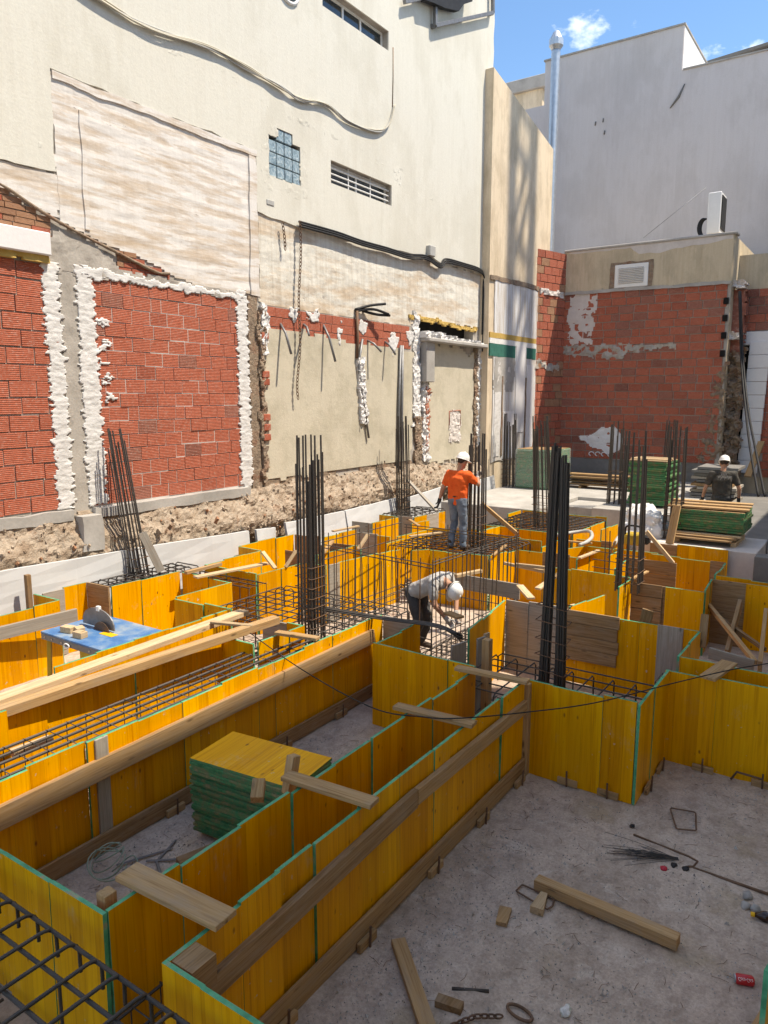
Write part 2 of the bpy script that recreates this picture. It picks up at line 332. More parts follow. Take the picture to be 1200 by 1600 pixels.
def spline(pts, n=8):
    P = [Vector(p) for p in pts]; P = [P[0]*2-P[1]]+P+[P[-1]*2-P[-2]]; out = []
    for i in range(1, len(P)-2):
        for k in range(n):
            t = k/n; a, b, c, d = P[i-1:i+3]
            out.append(.5*((2*b)+(c-a)*t+(2*a-5*b+4*c-d)*t*t+(3*b-a-3*c+d)*t**3))
    out.append(P[-2]); return out
def fr(x, y, z=0, o=4): return noise.fractal(Vector((x, y, z)), 1.0, 2.0, o)

# wall planes: 'L' left neighbour (Y const, u = X), 'B' back wall (X const, u = -Y)
LY, BX = 10.4, 25.5
def wp(pl, u, v, d):
    return Vector((u, LY-d, v)) if pl == 'L' else Vector((BX-d, -u, v))
def uL(u, v, d=0): p = pY(u, v, LY-d); return (p.x, p.z)
def uB(u, v, d=0): p = pX(u, v, BX-d); return (-p.y, p.z)
def inside(p, poly):
    c = False; n = len(poly); x, y = p
    for i in range(n):
        x1, y1 = poly[i]; x2, y2 = poly[i-1]
        if (y1 > y) != (y2 > y) and x < (x2-x1)*(y-y1)/(y2-y1)+x1: c = not c
    return c
def rag(poly, step, amp, seed=0):
    out = []
    for i in range(len(poly)):
        a = Vector((*poly[i], 0)); b = Vector((*poly[(i+1) % len(poly)], 0)); n = max(1, int((b-a).length/step))
        for k in range(n):
            p = a.lerp(b, k/n)
            if amp: p = p + Vector((fr(p.x*2.1, p.y*2.1, seed), fr(p.x*2.1, p.y*2.1, seed+9), 0))*amp
            out.append((p.x, p.y))
    return out
def slab(name, pl, poly, d0, d1, mat, parent=None, holes=(), step=.15, amp=0, seed=0):   # flat layer between depths d0<d1 with a ragged outline
    loops = [rag(poly, step, amp, seed)] + [list(h) for h in holes]
    L = WL[parent] if parent is not None else Vector((0, 0, 0))
    flat = [p for lp in loops for p in lp]; tris = tessellate_polygon([[Vector((*p, 0)) for p in lp] for lp in loops])
    n = len(flat); V = [wp(pl, u, v, d1)-L for u, v in flat]+[wp(pl, u, v, d0)-L for u, v in flat]; F = [tuple(t) for t in tris]
    o = 0
    for lp in loops:
        for i in range(len(lp)): j = (i+1) % len(lp); F.append((o+i, o+j, n+o+j, n+o+i))
        o += len(lp)
    return add(name, mesh(name, V, F, mat), parent, L)
def relief(name, pl, poly, base, hf, cell, mat, parent=None, amp=.06, seed=0, kind=None, skirt=.08, smooth=False, rf=(3, 3)):
    us = [p[0] for p in poly]; vs = [p[1] for p in poly]; u0, u1, v0, v1 = min(us)-amp, max(us)+amp, min(vs)-amp, max(vs)+amp
    nu = int((u1-u0)/cell)+1; nv = int((v1-v0)/cell)+1; L = WL[parent] if parent is not None else Vector((0, 0, 0))
    ok = set()
    for i in range(nu):
        for j in range(nv):
            u = u0+(i+.5)*cell; v = v0+(j+.5)*cell
            if inside((u+fr(u*rf[0], v*rf[1], seed)*amp*1.6, v+fr(u*rf[0], v*rf[1], seed+5)*amp*1.6), poly): ok.add((i, j))
    V = []; F = []; idx = {}
    def vert(i, j, back):
        k = (i, j, back)
        if k not in idx:
            u = u0+i*cell; v = v0+j*cell; d = base-skirt if back else base+hf(u, v)
            idx[k] = len(V); ju = 0 if back else fr(u*7, v*7, 3)*cell*.5; V.append(wp(pl, u+ju, v, d)-L)
        return idx[k]
    for (i, j) in ok:
        F.append((vert(i, j, 0), vert(i+1, j, 0), vert(i+1, j+1, 0), vert(i, j+1, 0)))
        for di, dj, a, b in ((0, -1, (i+1, j), (i, j)), (1, 0, (i+1, j+1), (i+1, j)), (0, 1, (i, j+1), (i+1, j+1)), (-1, 0, (i, j), (i, j+1))):
            if (i+di, j+dj) not in ok: F.append((vert(*a, 0), vert(*b, 0), vert(*b, 1), vert(*a, 1)))
    return add(name, mesh(name, V, F, mat, smooth=smooth), parent, L, kind=kind)
BR = {}
def bricks(pl, poly, parent, bw, bh, d0, d1, mats, joint=.014, skip=.0, off=None, drop=(), wob=.004):
    us = [p[0] for p in poly]; vs = [p[1] for p in poly]; u0, u1, v0, v1 = min(us), max(us), min(vs), max(vs)
    rows = int(round((v1-v0)/bh)); n = 0
    for r in range(rows):
        v = v0+r*bh+bh/2; o = (.5*bw if r % 2 else 0)+random.uniform(-.06, .06)*bw
        u = u0-o
        while u < u1:
            w = bw*random.uniform(.94, 1.06) if random.random() > .06 else bw*.55; a, b = max(u, u0), min(u+w, u1); u += w
            if b-a < .07 or not inside(((a+b)/2, v), poly) or random.random() < skip: continue
            mt = random.choice(mats); k = (pl, mt)
            if k not in BR:
                BR[k] = box_me((-.5, -.5, -.5), (.5, .5, .5), mt, 0, 'brick')
            p = wp(pl, (a+b)/2, v+random.uniform(-wob, wob), (d0+d1)/2+random.uniform(-.006, .008)); dd = d1-d0
            sc = (b-a-joint, dd, bh-joint) if pl == 'L' else (dd, b-a-joint, bh-joint)
            add('brick', BR[k], parent, p, Quaternion((0, 1, 0) if pl == 'L' else (1, 0, 0), random.uniform(-.006, .006)), sc); n += 1
    return n

# ================================================================== THE SETTING
def st(o): o['kind'] = 'structure'; return o
def ground():
    bm = bmesh.new(); xs = [-150, -40, -5]; x = -2.0
    fine = [-2+.12*i for i in range(0, 120)]
    def axis(a, b, step): return [-160, -60, -20]+[a+step*i for i in range(int((b-a)/step)+1)]+[30, 60, 160]
    X = axis(-1, 17, .12); Y = axis(-4, 10.8, .12)
    V = []; F = []
    for j, y in enumerate(Y):
        for i, x in enumerate(X):
            V.append((x, y, .025*fr(x*1.1, y*1.1, 2)+.012*fr(x*4, y*4, 5) if -1 < x < 17 and -4 < y < 10.8 else 0))
    n = len(X)
    for j in range(len(Y)-1):
        for i in range(n-1): F.append((j*n+i, j*n+i+1, (j+1)*n+i+1, (j+1)*n+i))
    st(add('ground', mesh('ground', V, F, 'site_floor', smooth=True)))
ground()

# ------------------------------------------------ left neighbour building
def left_building():
    T = thing('neighbour_building', 'tall cream rendered building whose stripped lower wall shows red bricks and old plaster', 'building', (12, LY+.3, 0))
    w1 = [uL(515, 250), uL(610, 290), uL(610, 322), uL(515, 284)]
    W1 = (13.22, 8.32, 15.58, 8.79); W2 = (13.0, 11.72, 15.44, 12.14); VO = (16.85, 5.36, 20.0, 5.80)
    GB = [(11.52, 8.78), (11.52, 8.96), (11.99, 8.96), (11.99, 8.78), (12.22, 8.78), (12.22, 8.02), (11.28, 8.02), (11.28, 8.60), (11.28, 8.78)]
    rect = lambda r: [(r[0], r[1]), (r[2], r[1]), (r[2], r[3]), (r[0], r[3])]
    slab('wall', 'L', [(1, 0), (20.9, 0), (20.9, 17), (1, 17)], -.3, 0, 'grey_mortar', T, [rect(W1), rect(W2), rect(VO), GB], step=50)
    box('wall_core', (1, LY+.302, 0), (20.9, LY+7, 16.99), 'void_shade', T)  # near-black core, so the void over the ledge gets its shade from colour
    slab('render_coat', 'L', [(1, 7.0), (5.5, 6.98), (6.72, 7.02), (6.74, 8.42), (10.93, 8.40), (10.93, 7.28), (12.2, 7.22), (15, 7.30), (17.6, 7.42), (18.2, 7.28), (19, 7.40), (20.9, 7.36), (20.9, 16.995), (1, 16.995)], .001, .036, 'cream', T, [rect(W1), rect(W2), GB], step=.12, amp=.035, seed=3)
    # plaster remains with courses showing through
    def hp(u, v):
        c = abs(((v*4.4+.12*fr(u*1.1, v*.6, 8)) % 1)-.5)*2
        return .005*fr(u*2.2, v*7, 1)+.006*max(0, fr(u*1.3, v*7, 4))*c-.004*c
    relief('plaster_remains', 'L', [(6.74, 6.35), (6.74, 8.40), (10.93, 8.38), (10.93, 5.75), (9.3, 5.72), (8.2, 6.02), (7.4, 6.18)], .022, hp, .035, 'peeled', T, .02, 2, skirt=.03)
    relief('plaster_remains', 'L', [(1, 6.62), (1, 7.0), (6.73, 7.0), (6.73, 6.38), (5.9, 6.62), (5.0, 6.66)], .018, hp, .035, 'peeled', T, .02, 5, skirt=.03)
    slab('plaster_edge', 'L', [(6.76, 8.30), (10.93, 8.27), (10.93, 8.38), (6.76, 8.41)], .0, .045, 'peeled', T, step=.1, amp=.03, seed=8)
    slab('plaster_edge', 'L', [(7.16, 6.3), (7.24, 6.3), (7.26, 8.0), (7.18, 8.0)], .0, .040, 'peeled', T, step=.1, amp=.02, seed=18)
    slab('plaster_edge', 'L', [(10.68, 5.7), (10.92, 5.7), (10.92, 8.26), (10.74, 8.26)], .0, .048, 'peeled', T, step=.1, amp=.025, seed=28)
    relief('plaster_remains', 'L', [(10.95, 5.55), (10.95, 7.26), (15, 7.30), (20.4, 7.36), (20.4, 5.80), (16.8, 5.82), (16.5, 5.55)], .012, lambda u, v: .012*fr(u*1.2, v*3, 9)+.006*fr(u*6, v*6, 1), .05, 'streaky', T, .03, 7, skirt=.03)
    # roof scar: sloping lip of mortar with small old bricks below
    tube('roof_scar', spline([wp('L', *uL(u, v), .05) for u, v in ((-60, 262), (0, 290), (60, 330), (115, 362), (180, 395), (240, 425), (262, 428))], 5), [.024+.016*fr(i*1.9, 1) for i in range(31)], 'masonry', T, 7)
    bricks('L', [(1, 5.95), (5.9, 5.95), (6.6, 5.95), (6.6, 6.3), (5.9, 6.62), (1, 6.62)], T, .30, .085, -.02, .022, ['brick_old', 'brick_old', 'brick'], .012)
    bricks('L', [(7.7, 5.75), (8.75, 5.75), (8.3, 5.98), (7.7, 6.12)], T, .26, .085, -.02, .022, ['brick_old', 'brick'], .012)
    relief('mortar_patch', 'L', [(6.45, 5.62), (10.3, 5.62), (10.3, 5.75), (8.8, 5.76), (7.8, 5.80), (7.3, 6.15), (6.9, 6.3), (6.55, 6.1)], .03, lambda u, v: .02*fr(u*3, v*3, 4), .05, 'grey_mortar', T, .03, 3)
    box('lintel', wp('L', 1, 5.80, .16), wp('L', 6.5, 6.12, .0), 'white_wall', T, .015)
    relief('lintel_soffit', 'L', [(1, 5.72), (6.5, 5.72), (6.5, 5.82), (1, 5.82)], .10, lambda u, v: .03*fr(u*4, v*4, 4), .04, 'ochre', T, .02, 3)
    # brick infill panels
    slab('mortar_bed', 'L', [(1, 2.05), (6.6, 2.05), (6.6, 5.75), (1, 5.75)], .001, .012, 'grey_mortar', T, step=50)
    slab('mortar_bed', 'L', [(7.0, 2.0), (10.45, 2.0), (10.45, 5.66), (7.0, 5.66)], .001, .012, 'pale_plaster', T, step=50)
    m = ['brick']*11+['brick_dark']
    bricks('L', [(4.7, 2.08), (6.62, 2.08), (6.62, 5.70), (4.7, 5.70)], T, .43, .241, -.05, .027, ['brick'], .018, wob=.008)
    bricks('L', [(7.02, 2.05), (10.42, 2.05), (10.42, 5.63), (7.02, 5.63)], T, .375, .2237, -.05, .019, m, .013)
    def stuff_h(seed, a=.02): return lambda u, v: a*(.6+fr(u*6, v*6, seed)+.7*fr(u*22, v*14, seed))
    for x0, x1, zz, s in ((6.40, 6.68, 2.05, 1), (6.94, 7.26, 2.05, 2), (10.30, 10.60, 2.0, 3)):
        relief('white_mortar', 'L', [(x0, zz), (x1, zz), (x1-.02, 5.74), (x0+.0, 5.74)], .037, (lambda u, v, s=s: .006*fr(u*4, v*16, s)+.006*fr(u*14, v*40, s)), .018, 'white_mortar', T, .055, s*7, skirt=.05, rf=(3, 13), smooth=True)
    relief('white_mortar', 'L', [(7.05, 5.60), (10.5, 5.60), (10.5, 5.70), (7.05, 5.74)], .04, (lambda u, v: .010*fr(u*5, v*9, 5)), .02, 'white_mortar', T, .05, 31, skirt=.05, rf=(5, 5), smooth=True)
    for k in range(9):
        u = 7.25+.12*random.random(); v = random.uniform(3.6, 5.0)-.0
        relief('mortar_splash', 'L', [(u, v), (u+.14, v+.02), (u+.12, v+.09), (u, v+.1)], .03, stuff_h(k, .008), .018, 'white_mortar', T, .06, k*3, skirt=.02, rf=(4, 14), smooth=True)
    slab('pilaster', 'L', [(6.66, 1.9), (6.98, 1.9), (6.98, 5.72), (6.66, 5.72)], .0, .022, 'grey_mortar', T, step=.1, amp=.01)
    slab('pilaster', 'L', [(10.60, 1.7), (10.86, 1.7), (10.86, 5.7), (10.60, 5.7)], .0, .035, 'masonry', T, step=.1, amp=.04)
    for a, b, z in ((1, 6.6, 1.97), (6.98, 10.45, 1.93)):
        slab('footing_ledge', 'L', [(a, z-.06), (b, z-.08), (b, z+.09), (a, z+.10)], .0, .12, 'concrete', T, step=.12, amp=.03, seed=int(a))
    slab('pilaster_foot', 'L', [(6.62, 1.4), (7.0, 1.4), (6.98, 1.95), (6.64, 1.95)], .0, .28, 'concrete', T, step=.12, amp=.03)
    # brick strip and scratch-coat panels
    slab('mortar_bed', 'L', [(11, 4.9), (16.6, 4.9), (16.6, 5.56), (11, 5.56)], .001, .010, 'grey_mortar', T, step=50)
    bricks('L', [(11.0, 4.98), (16.5, 4.98), (16.5, 5.55), (11.0, 5.55)], T, .40, .19, -.04, .022, ['brick'], .012)
    relief('scratch_coat', 'L', [(10.95, 2.08), (16.55, 2.12), (16.6, 4.92), (14.3, 5.02), (14.0, 4.98), (13, 5.08), (10.98, 5.16)], .034, lambda u, v: .006*fr(u*1.2, v*1.2, 2), .07, 'scratch_coat', T, .04, 4, skirt=.05)
    relief('scratch_coat', 'L', [(17.35, 1.95), (20.05, 1.95), (20.1, 5.12), (19.7, 4.9), (19.3, 5.15), (17.4, 5.2)], .034, lambda u, v: .006*fr(u*1.2, v*1.2, 2), .07, 'scratch_coat', T, .04, 6, skirt=.05)
    for k, (u, v, w, h) in enumerate(((11.8, 5.42, .3, .16), (12.4, 5.40, .35, .15), (13.4, 5.2, .16, .4), (14.25, 5.35, .26, .26), (15.45, 5.1, .45, .45), (16.3, 5.3, .35, .3))):
        relief('mortar_splash', 'L', [(u, v), (u+w*.3, v-h*.6), (u+w*.6, v-h*.5), (u+w, v+.05), (u+w, v+.16), (u, v+.16)], .03, stuff_h(k, .012), .02, 'white_mortar', T, .08, k*5, skirt=.03, rf=(5, 5), smooth=True)
    def jamb(u0, u1, z0, z1, mat, s, d=.05, a=.04): relief('broken_jamb', 'L', [(u0, z0), (u1, z0), (u1, z1), (u0, z1)], d, stuff_h(s, a), .035, mat, T, .08, s, skirt=.09)
    jamb(10.86, 11.0, 2.1, 5.5, 'masonry', 41); jamb(10.93, 11.08, 4.6, 5.6, 'white_mortar', 42)
    for k, z in enumerate((2.9, 3.1, 3.3, 4.0, 4.15, 4.9)): box('broken_brick', wp('L', 10.92, z, .08), wp('L', 11.12, z+.13, .0), 'brick', T, .01)
    jamb(16.62, 16.95, 3.0, 5.9, 'white_mortar', 43, .03, .03); jamb(16.7, 17.05, 1.9, 3.2, 'masonry', 44); jamb(17.05, 17.35, 2.0, 4.2, 'white_mortar', 45, .05, .06); jamb(17.2, 17.36, 2.3, 4.0, 'tile_red', 46, .07, .05)
    box('concrete_post', wp('L', 16.98, 4.15, .22), wp('L', 17.42, 5.28, .0), 'concrete', T, .02)
    jamb(20.05, 20.28, 1.8, 5.2, 'masonry', 47); jamb(20.2, 20.42, 2.2, 5.3, 'white_mortar', 48, .05, .05)
    box('lintel_ledge', wp('L', 16.9, 5.20, .34), wp('L', 20.35, 5.30, .0), 'concrete', T, .02)
    relief('lintel_rubble', 'L', [(16.9, 5.28), (20.3, 5.28), (20.3, 5.36), (18.6, 5.38), (17.6, 5.46), (16.9, 5.44)], .18, stuff_h(50, .10), .045, 'white_mortar', T, .03, 5, skirt=.18)
    relief('ochre_trim', 'L', [(16.4, 5.78), (20.2, 5.66), (20.2, 5.76), (16.4, 5.88)], .03, stuff_h(51, .02), .04, 'ochre', T, .05, 11, skirt=.05)
    relief('broken_patch', 'L', [(18.55, 2.45), (19.25, 2.45), (19.2, 3.35), (18.6, 3.35)], .036, stuff_h(53, .03), .04, 'pale_plaster', T, .05, 12, skirt=.02)
    tube('broken_patch_rim', [wp('L', u, v, .045) for u, v in ((18.55, 2.9), (18.55, 3.35), (19.2, 3.37), (19.2, 2.9))], .02, 'tile_red', T, 5)
    relief('hanging_rubble', 'L', [uL(u, v) for u, v in ((555, 558), (565, 558), (570, 660), (560, 660))], .07, stuff_h(55, .05), .03, 'white_mortar', T, .05, 14, skirt=.07)
    tube('torn_conduit', [wp('L', *uL(u, v), .08) for u, v in ((562, 530), (556, 570), (562, 620), (572, 684))], .03, 'grey_steel', T, 6)
    tube('conduit', [wp('L', *uL(u, v), .07) for u, v in ((554, 486), (555, 530), (554, 560))], .035, 'rust', T, 7)
    for dx in (0, 5): tube('conduit', [wp('L', *uL(622+dx*.6, 540), .08), wp('L', *uL(619+dx, 640), .08), wp('L', *uL(617+dx, 756), .1)], .035, 'grey_steel', T, 7)
    # steel channel at the foot of the scratch coat
    for a, b, h in ((10.9, 13.3, .14), (14.2, 16.6, .2)): relief('foot_beam', 'L', [(a, 2.08-h), (b, 2.10-h), (b, 2.12), (a, 2.09)], .02, lambda u, v: .02*fr(u*3, v*3, 2), .05, 'masonry', T, .03, 4)
    # windows
    def window(r, bars_n, mull):
        f = Multi(); d0, d1 = -.20, -.14; t = .05
        f.box(wp('L', r[0], r[1], d0), wp('L', r[2], r[1]+t, d1)); f.box(wp('L', r[0], r[3]-t, d0), wp('L', r[2], r[3], d1))
        for x in [r[0], r[2]-t]+mull: f.box(wp('L', x, r[1]+t, d0), wp('L', x+t, r[3]-t, d1))
        w = f.build('window', 'white_plastic', T)
        box('pane', wp('L', r[0]+t, r[1]+t, -.175), wp('L', r[2]-t, r[3]-t, -.165), 'window_glass', w)
        for i in range(bars_n):
            z = r[1]+(r[3]-r[1])*(i+1)/(bars_n+1); bar('bar', wp('L', r[0]-.02, z, -.06), wp('L', r[2]+.02, z, -.06), .018, 'white_plastic', w)
        if bars_n:
            for x in (r[0]+.75, r[0]+1.6): bar('bar', wp('L', x, r[1], -.062), wp('L', x, r[3], -.062), .014, 'white_plastic', w)
    window(W1, 3, [14.35]); window(W2, 0, [13.9, 14.55])
    box('window_back', wp('L', 12.6, 7.9, -.298), wp('L', 15.7, 12.3, -.29), 'void_shade', T)  # black sheet painted as the unlit rooms behind the panes
    # stepped panel of glass blocks
    gp = box('glass_block_panel', wp('L', 11.27, 8.0, -.27), wp('L', 12.23, 8.97, -.262), 'grey_mortar', T)
    for r in range(4):
        for c in range(4):
            if r == 3 and c in (0, 3): continue
            x = 11.29+c*.234; z = 8.03+r*.234*.98-(.0 if r < 3 else 0)
            if r == 3: z = 8.735
            add('glass_block', box_me((-.108, -.05, -.108), (.108, .05, .108), 'glass_block', .012, 'glass_block'), gp, wp('L', x+.115, z+.112, -.03))
    tube('oval_vent', [wp('L', 11.95+.26*math.cos(a), 11.55+.2*math.sin(a), .05) for a in [i*math.pi/12 for i in range(24)]], .035, 'white_plastic', T, 6, True)
    slab('vent_glass', 'L', [(11.95+.24*math.cos(i*math.pi/12), 11.55+.18*math.sin(i*math.pi/12)) for i in range(24)], .037, .045, 'window_glass', T, step=9)
    box('junction_box', wp('L', *uL(414, 311), .05), wp('L', *uL(426, 323), .0), 'grey_plastic', T, .01)
    relief('render_repair', 'L', [(11.0, 7.85), (12.5, 7.7), (12.6, 9.0), (12.2, 9.2), (11.2, 9.15)], .034, lambda u, v: .012*fr(u*4, v*4, 3) if not (11.2 < u < 12.3 and 7.95 < v < 9.0) else -.5, .05, 'cream', T, .1, 9, skirt=.01) if False else None
    for k, (a, b, z, s) in enumerate(((10.6, 13.0, 9.28, 1), (13.0, 16.2, 9.22, 2), (15.6, 18.4, 8.95, 3), (7.2, 10.6, 9.5, 4), (1, 6.6, 7.35, 5))):
        relief('render_ridge', 'L', [(a, z-.05), (b, z-.08), (b, z+.03), (a, z+.08)], .032, lambda u, v: .014*fr(u*2.3, v*5, s)+.008*fr(u*9, v*9, s), .05, 'cream', T, .07, s*11, skirt=.01)
    for k, (a, b, z0, z1) in enumerate(((11.08, 11.28, 7.9, 8.8), (12.22, 12.42, 7.85, 8.8), (11.1, 12.4, 7.75, 8.02), (11.28, 11.52, 8.8, 9.02))):
        relief('render_repair', 'L', [(a, z0), (b, z0), (b, z1), (a, z1)], .034, lambda u, v: .012*fr(u*5, v*5, k), .04, 'cream', T, .03, k*13, skirt=.01)
    lm = box('flood_lamp', wp('L', *uL(664, 400), .16), wp('L', *uL(673, 386), .02), 'grey_plastic', T, .02)
    tube('render_crack', [wp('L', *uL(u, v), .037) for u, v in ((612, 75), (612, 120), (611, 168))], .018, 'masonry', T, 5)
left_building()

def earth():
    hf = lambda u, v: (.30 if v > 1.5 else .30-.35*(1.5-v))*min(1, max(0, (2.05-v)/.8))+.05*fr(u*1.4, v*2, 3)+.035*fr(u*5, v*6, 7)+.025*fr(u*13, v*13, 1)
    o = relief('earth_bank', 'L', [(1, .3), (25.2, .3), (25.2, 1.9), (20, 1.75), (16.6, 2.0), (10.9, 1.98), (1, 1.95)], .03, hf, .045, 'earth', None, .05, 4, skirt=.3)
    st(o)
    rr = random.Random(9); M = Multi(); M2 = Multi()
    for k in range(700):
        x = rr.uniform(4, 25); z = rr.uniform(1.0, 1.9); d = .03+hf(x, z)+.01; p = wp('L', x, z, d); r = rr.uniform(.008, .028)*(2.2 if rr.random() < .07 else 1)
        q = Quaternion((rr.random(), rr.random(), rr.random(), rr.random())).normalized(); V = [p+q @ Vector((a*r*rr.uniform(.6, 1.3), b*r*rr.uniform(.5, 1.1), c*r*rr.uniform(.4, .9))) for a in (-1, 1) for b in (-1, 1) for c in (-1, 1)]
        (M2 if rr.random() < .12 else M).addm(V, [(0, 1, 3, 2), (4, 6, 7, 5), (0, 4, 5, 1), (2, 3, 7, 6), (0, 2, 6, 4), (1, 5, 7, 3)])
    M.build('loose_stones', 'earth', None, kind='stuff'); M2.build('brick_bits', 'brick_old', None, kind='stuff')
earth()

def wall_hangings():
    # bundle of loose cables across the render
    pts = [(60, -60), (150, 0), (230, 45), (320, 75), (380, 108), (430, 135), (465, 158), (505, 165), (540, 190), (585, 208), (603, 195), (612, 165)]
    T = thing('cable_bundle', 'sagging bundle of thin pale cables strung across the cream render', 'cables', wp('L', 11, 9.5, .05))
    for k in range(6):
        P = []
        for i, (u, v) in enumerate(pts):
            a, b = uL(u, v); P.append(wp('L', a, b+random.uniform(-.05, .05)*(1 if i < 10 else .3), .06+.05*random.random()))
        tube('cable', spline(P, 8), .014, 'pvc_cable' if k % 3 else 'grey_plastic', T, 5)
    # black cables along the foot of the render
    T = thing('black_cables', 'thick black cables clipped along the lower edge of the cream render', 'cables', wp('L', 16, 7.3, .1))
    run = [(462, 347), (520, 363), (560, 377), (600, 388), (632, 398), (660, 400), (682, 413), (692, 405), (720, 412), (744, 420), (751, 430)]
    for k in range(3):
        P = [wp('L', uL(u, v)[0], uL(u, v)[1]-.05*k, .09+.02*k) for u, v in run]
        tail = [wp('L', 20.35+.06*k, z, .12) for z in (6.9, 6.4, 5.7, 5.1 if k else 5.6)]
        tube('cable', spline(P+tail, 6), .024, 'black_rubber', T, 6)
    # chain
    def chain(name, label, pts, r, mat, par=None, size=.03):
        P = spline(pts, 6); M = Multi(); s = 0; acc = []
        L = [0]
        for a, b in zip(P, P[1:]): L.append(L[-1]+(b-a).length)
        n = int(L[-1]/(size*2.1)); j = 0
        for i in range(n):
            t = i*size*2.1
            while j < len(L)-2 and L[j+1] < t: j += 1
            f = (t-L[j])/max(1e-6, L[j+1]-L[j]); p = P[j].lerp(P[j+1], f); d = (P[j+1]-P[j]).normalized(); a, b = frame_of(d); q = a if i % 2 else b
            lp = [p + d*(size*1.4*math.cos(x)) + q*(size*.75*math.sin(x)) for x in [k*math.pi/5 for k in range(10)]]
            M.addm(*tube_vf(lp, r, 5, True))
        o = M.build(name, mat, None, True, loc=P[0]); return o
    c = chain('chain', '', [wp('L', *uL(u, v), d) for u, v, d in ((462, 350, .12), (462, 400, .14), (460, 470, .12), (461, 540, .14), (457, 600, .13), (459, 632, .14))], .008, 'rust', size=.035)
    tag(c, 'long thin rusty chain hanging down the grey scratch coat', 'chain')
    c = chain('chain', '', [wp('L', *uL(u, v), .1) for u, v in ((436, 352), (439, 375), (440, 398))], .008, 'rust', size=.035)
    tag(c, 'short rusty chain end hanging on the streaked white plaster', 'chain')
    globals()['chain'] = chain
    RL = ('bent grey rod on the scratch coat nearest the broken brick jamb', 'short bent grey rod just beside the long hanging chain', 'long bent grey rod between the hanging chain and the rubble strip', 'bent grey rod just past the hanging rubble strip', 'bent grey rod close to the vertical grey conduits')
    for kk, (root, tip) in enumerate((((437, 506), (455, 553)), ((473, 507), (483, 524)), ((504, 508), (524, 565)), ((573, 532), (596, 550)), ((600, 534), (618, 554)))):
        p = wp('L', *uL(*root), .02); q = pY(*tip, LY-.33); mid = p.lerp(q, .35)+Vector((0, -.04, .02))
        o = tube('wall_bracket_rod', [p, mid, q], .026, 'grey_steel', None, 6); tag(o, RL[kk], 'steel rod', 'bent rods left in the scratch coat')
    T = thing('torn_pipe_end', 'torn black pipe ends poking out of the thin brick strip', 'pipe', wp('L', 14.3, 5.4, .1))
    for pts in (((553, 484), (570, 478), (587, 476)), ((553, 486), (575, 484), (592, 492)), ((565, 486), (580, 492), (594, 494))):
        tube('pipe', spline([wp('L', *uL(u, v), .04+.12*i) for i, (u, v) in enumerate(pts)], 5), .032, 'black_rubber', T, 7)
    # metal frame high on the wall
    T = thing('canopy_bracket', 'dark square-tube frame with a hanging black sheet high on the cream wall', 'metal frame', wp('L', 19, 13, .8))
    A, B, C_, D = pY(680, 40, 10.25), pY(770, 20, 10.25), pY(770, -60, 10.25), pY(680, -40, 10.25); E0 = pY(632, 3, 10.25)
    for a, b in ((A, B), (B, C_), (A, D), (D, C_), (E0, pY(682, -8, 10.25)), (A, A+Vector((0, .16, 0))), (B, B+Vector((0, .16, 0)))): beam('frame_tube', a, b, .09, .09, 'grey_steel', T)
    Pp = [pY(u, v, 10.22) for u, v in ((655, -30), (735, -30), (733, 4), (720, 8), (712, 19), (690, 14), (672, 6), (660, 2))]
    cc = sum(Pp, Vector())/8; V = [p+Vector((0, -.10, 0)) for p in Pp]+[p+Vector((0, .05, 0)) for p in Pp]
    F = [tuple(range(8)), tuple(range(15, 7, -1))]+[(i, i+8, (i+1) % 8+8, (i+1) % 8) for i in range(8)]
    add('black_sheet', mesh('sheet', [v-cc for v in V], F, 'black_rubber'), T, cc)
wall_hangings()

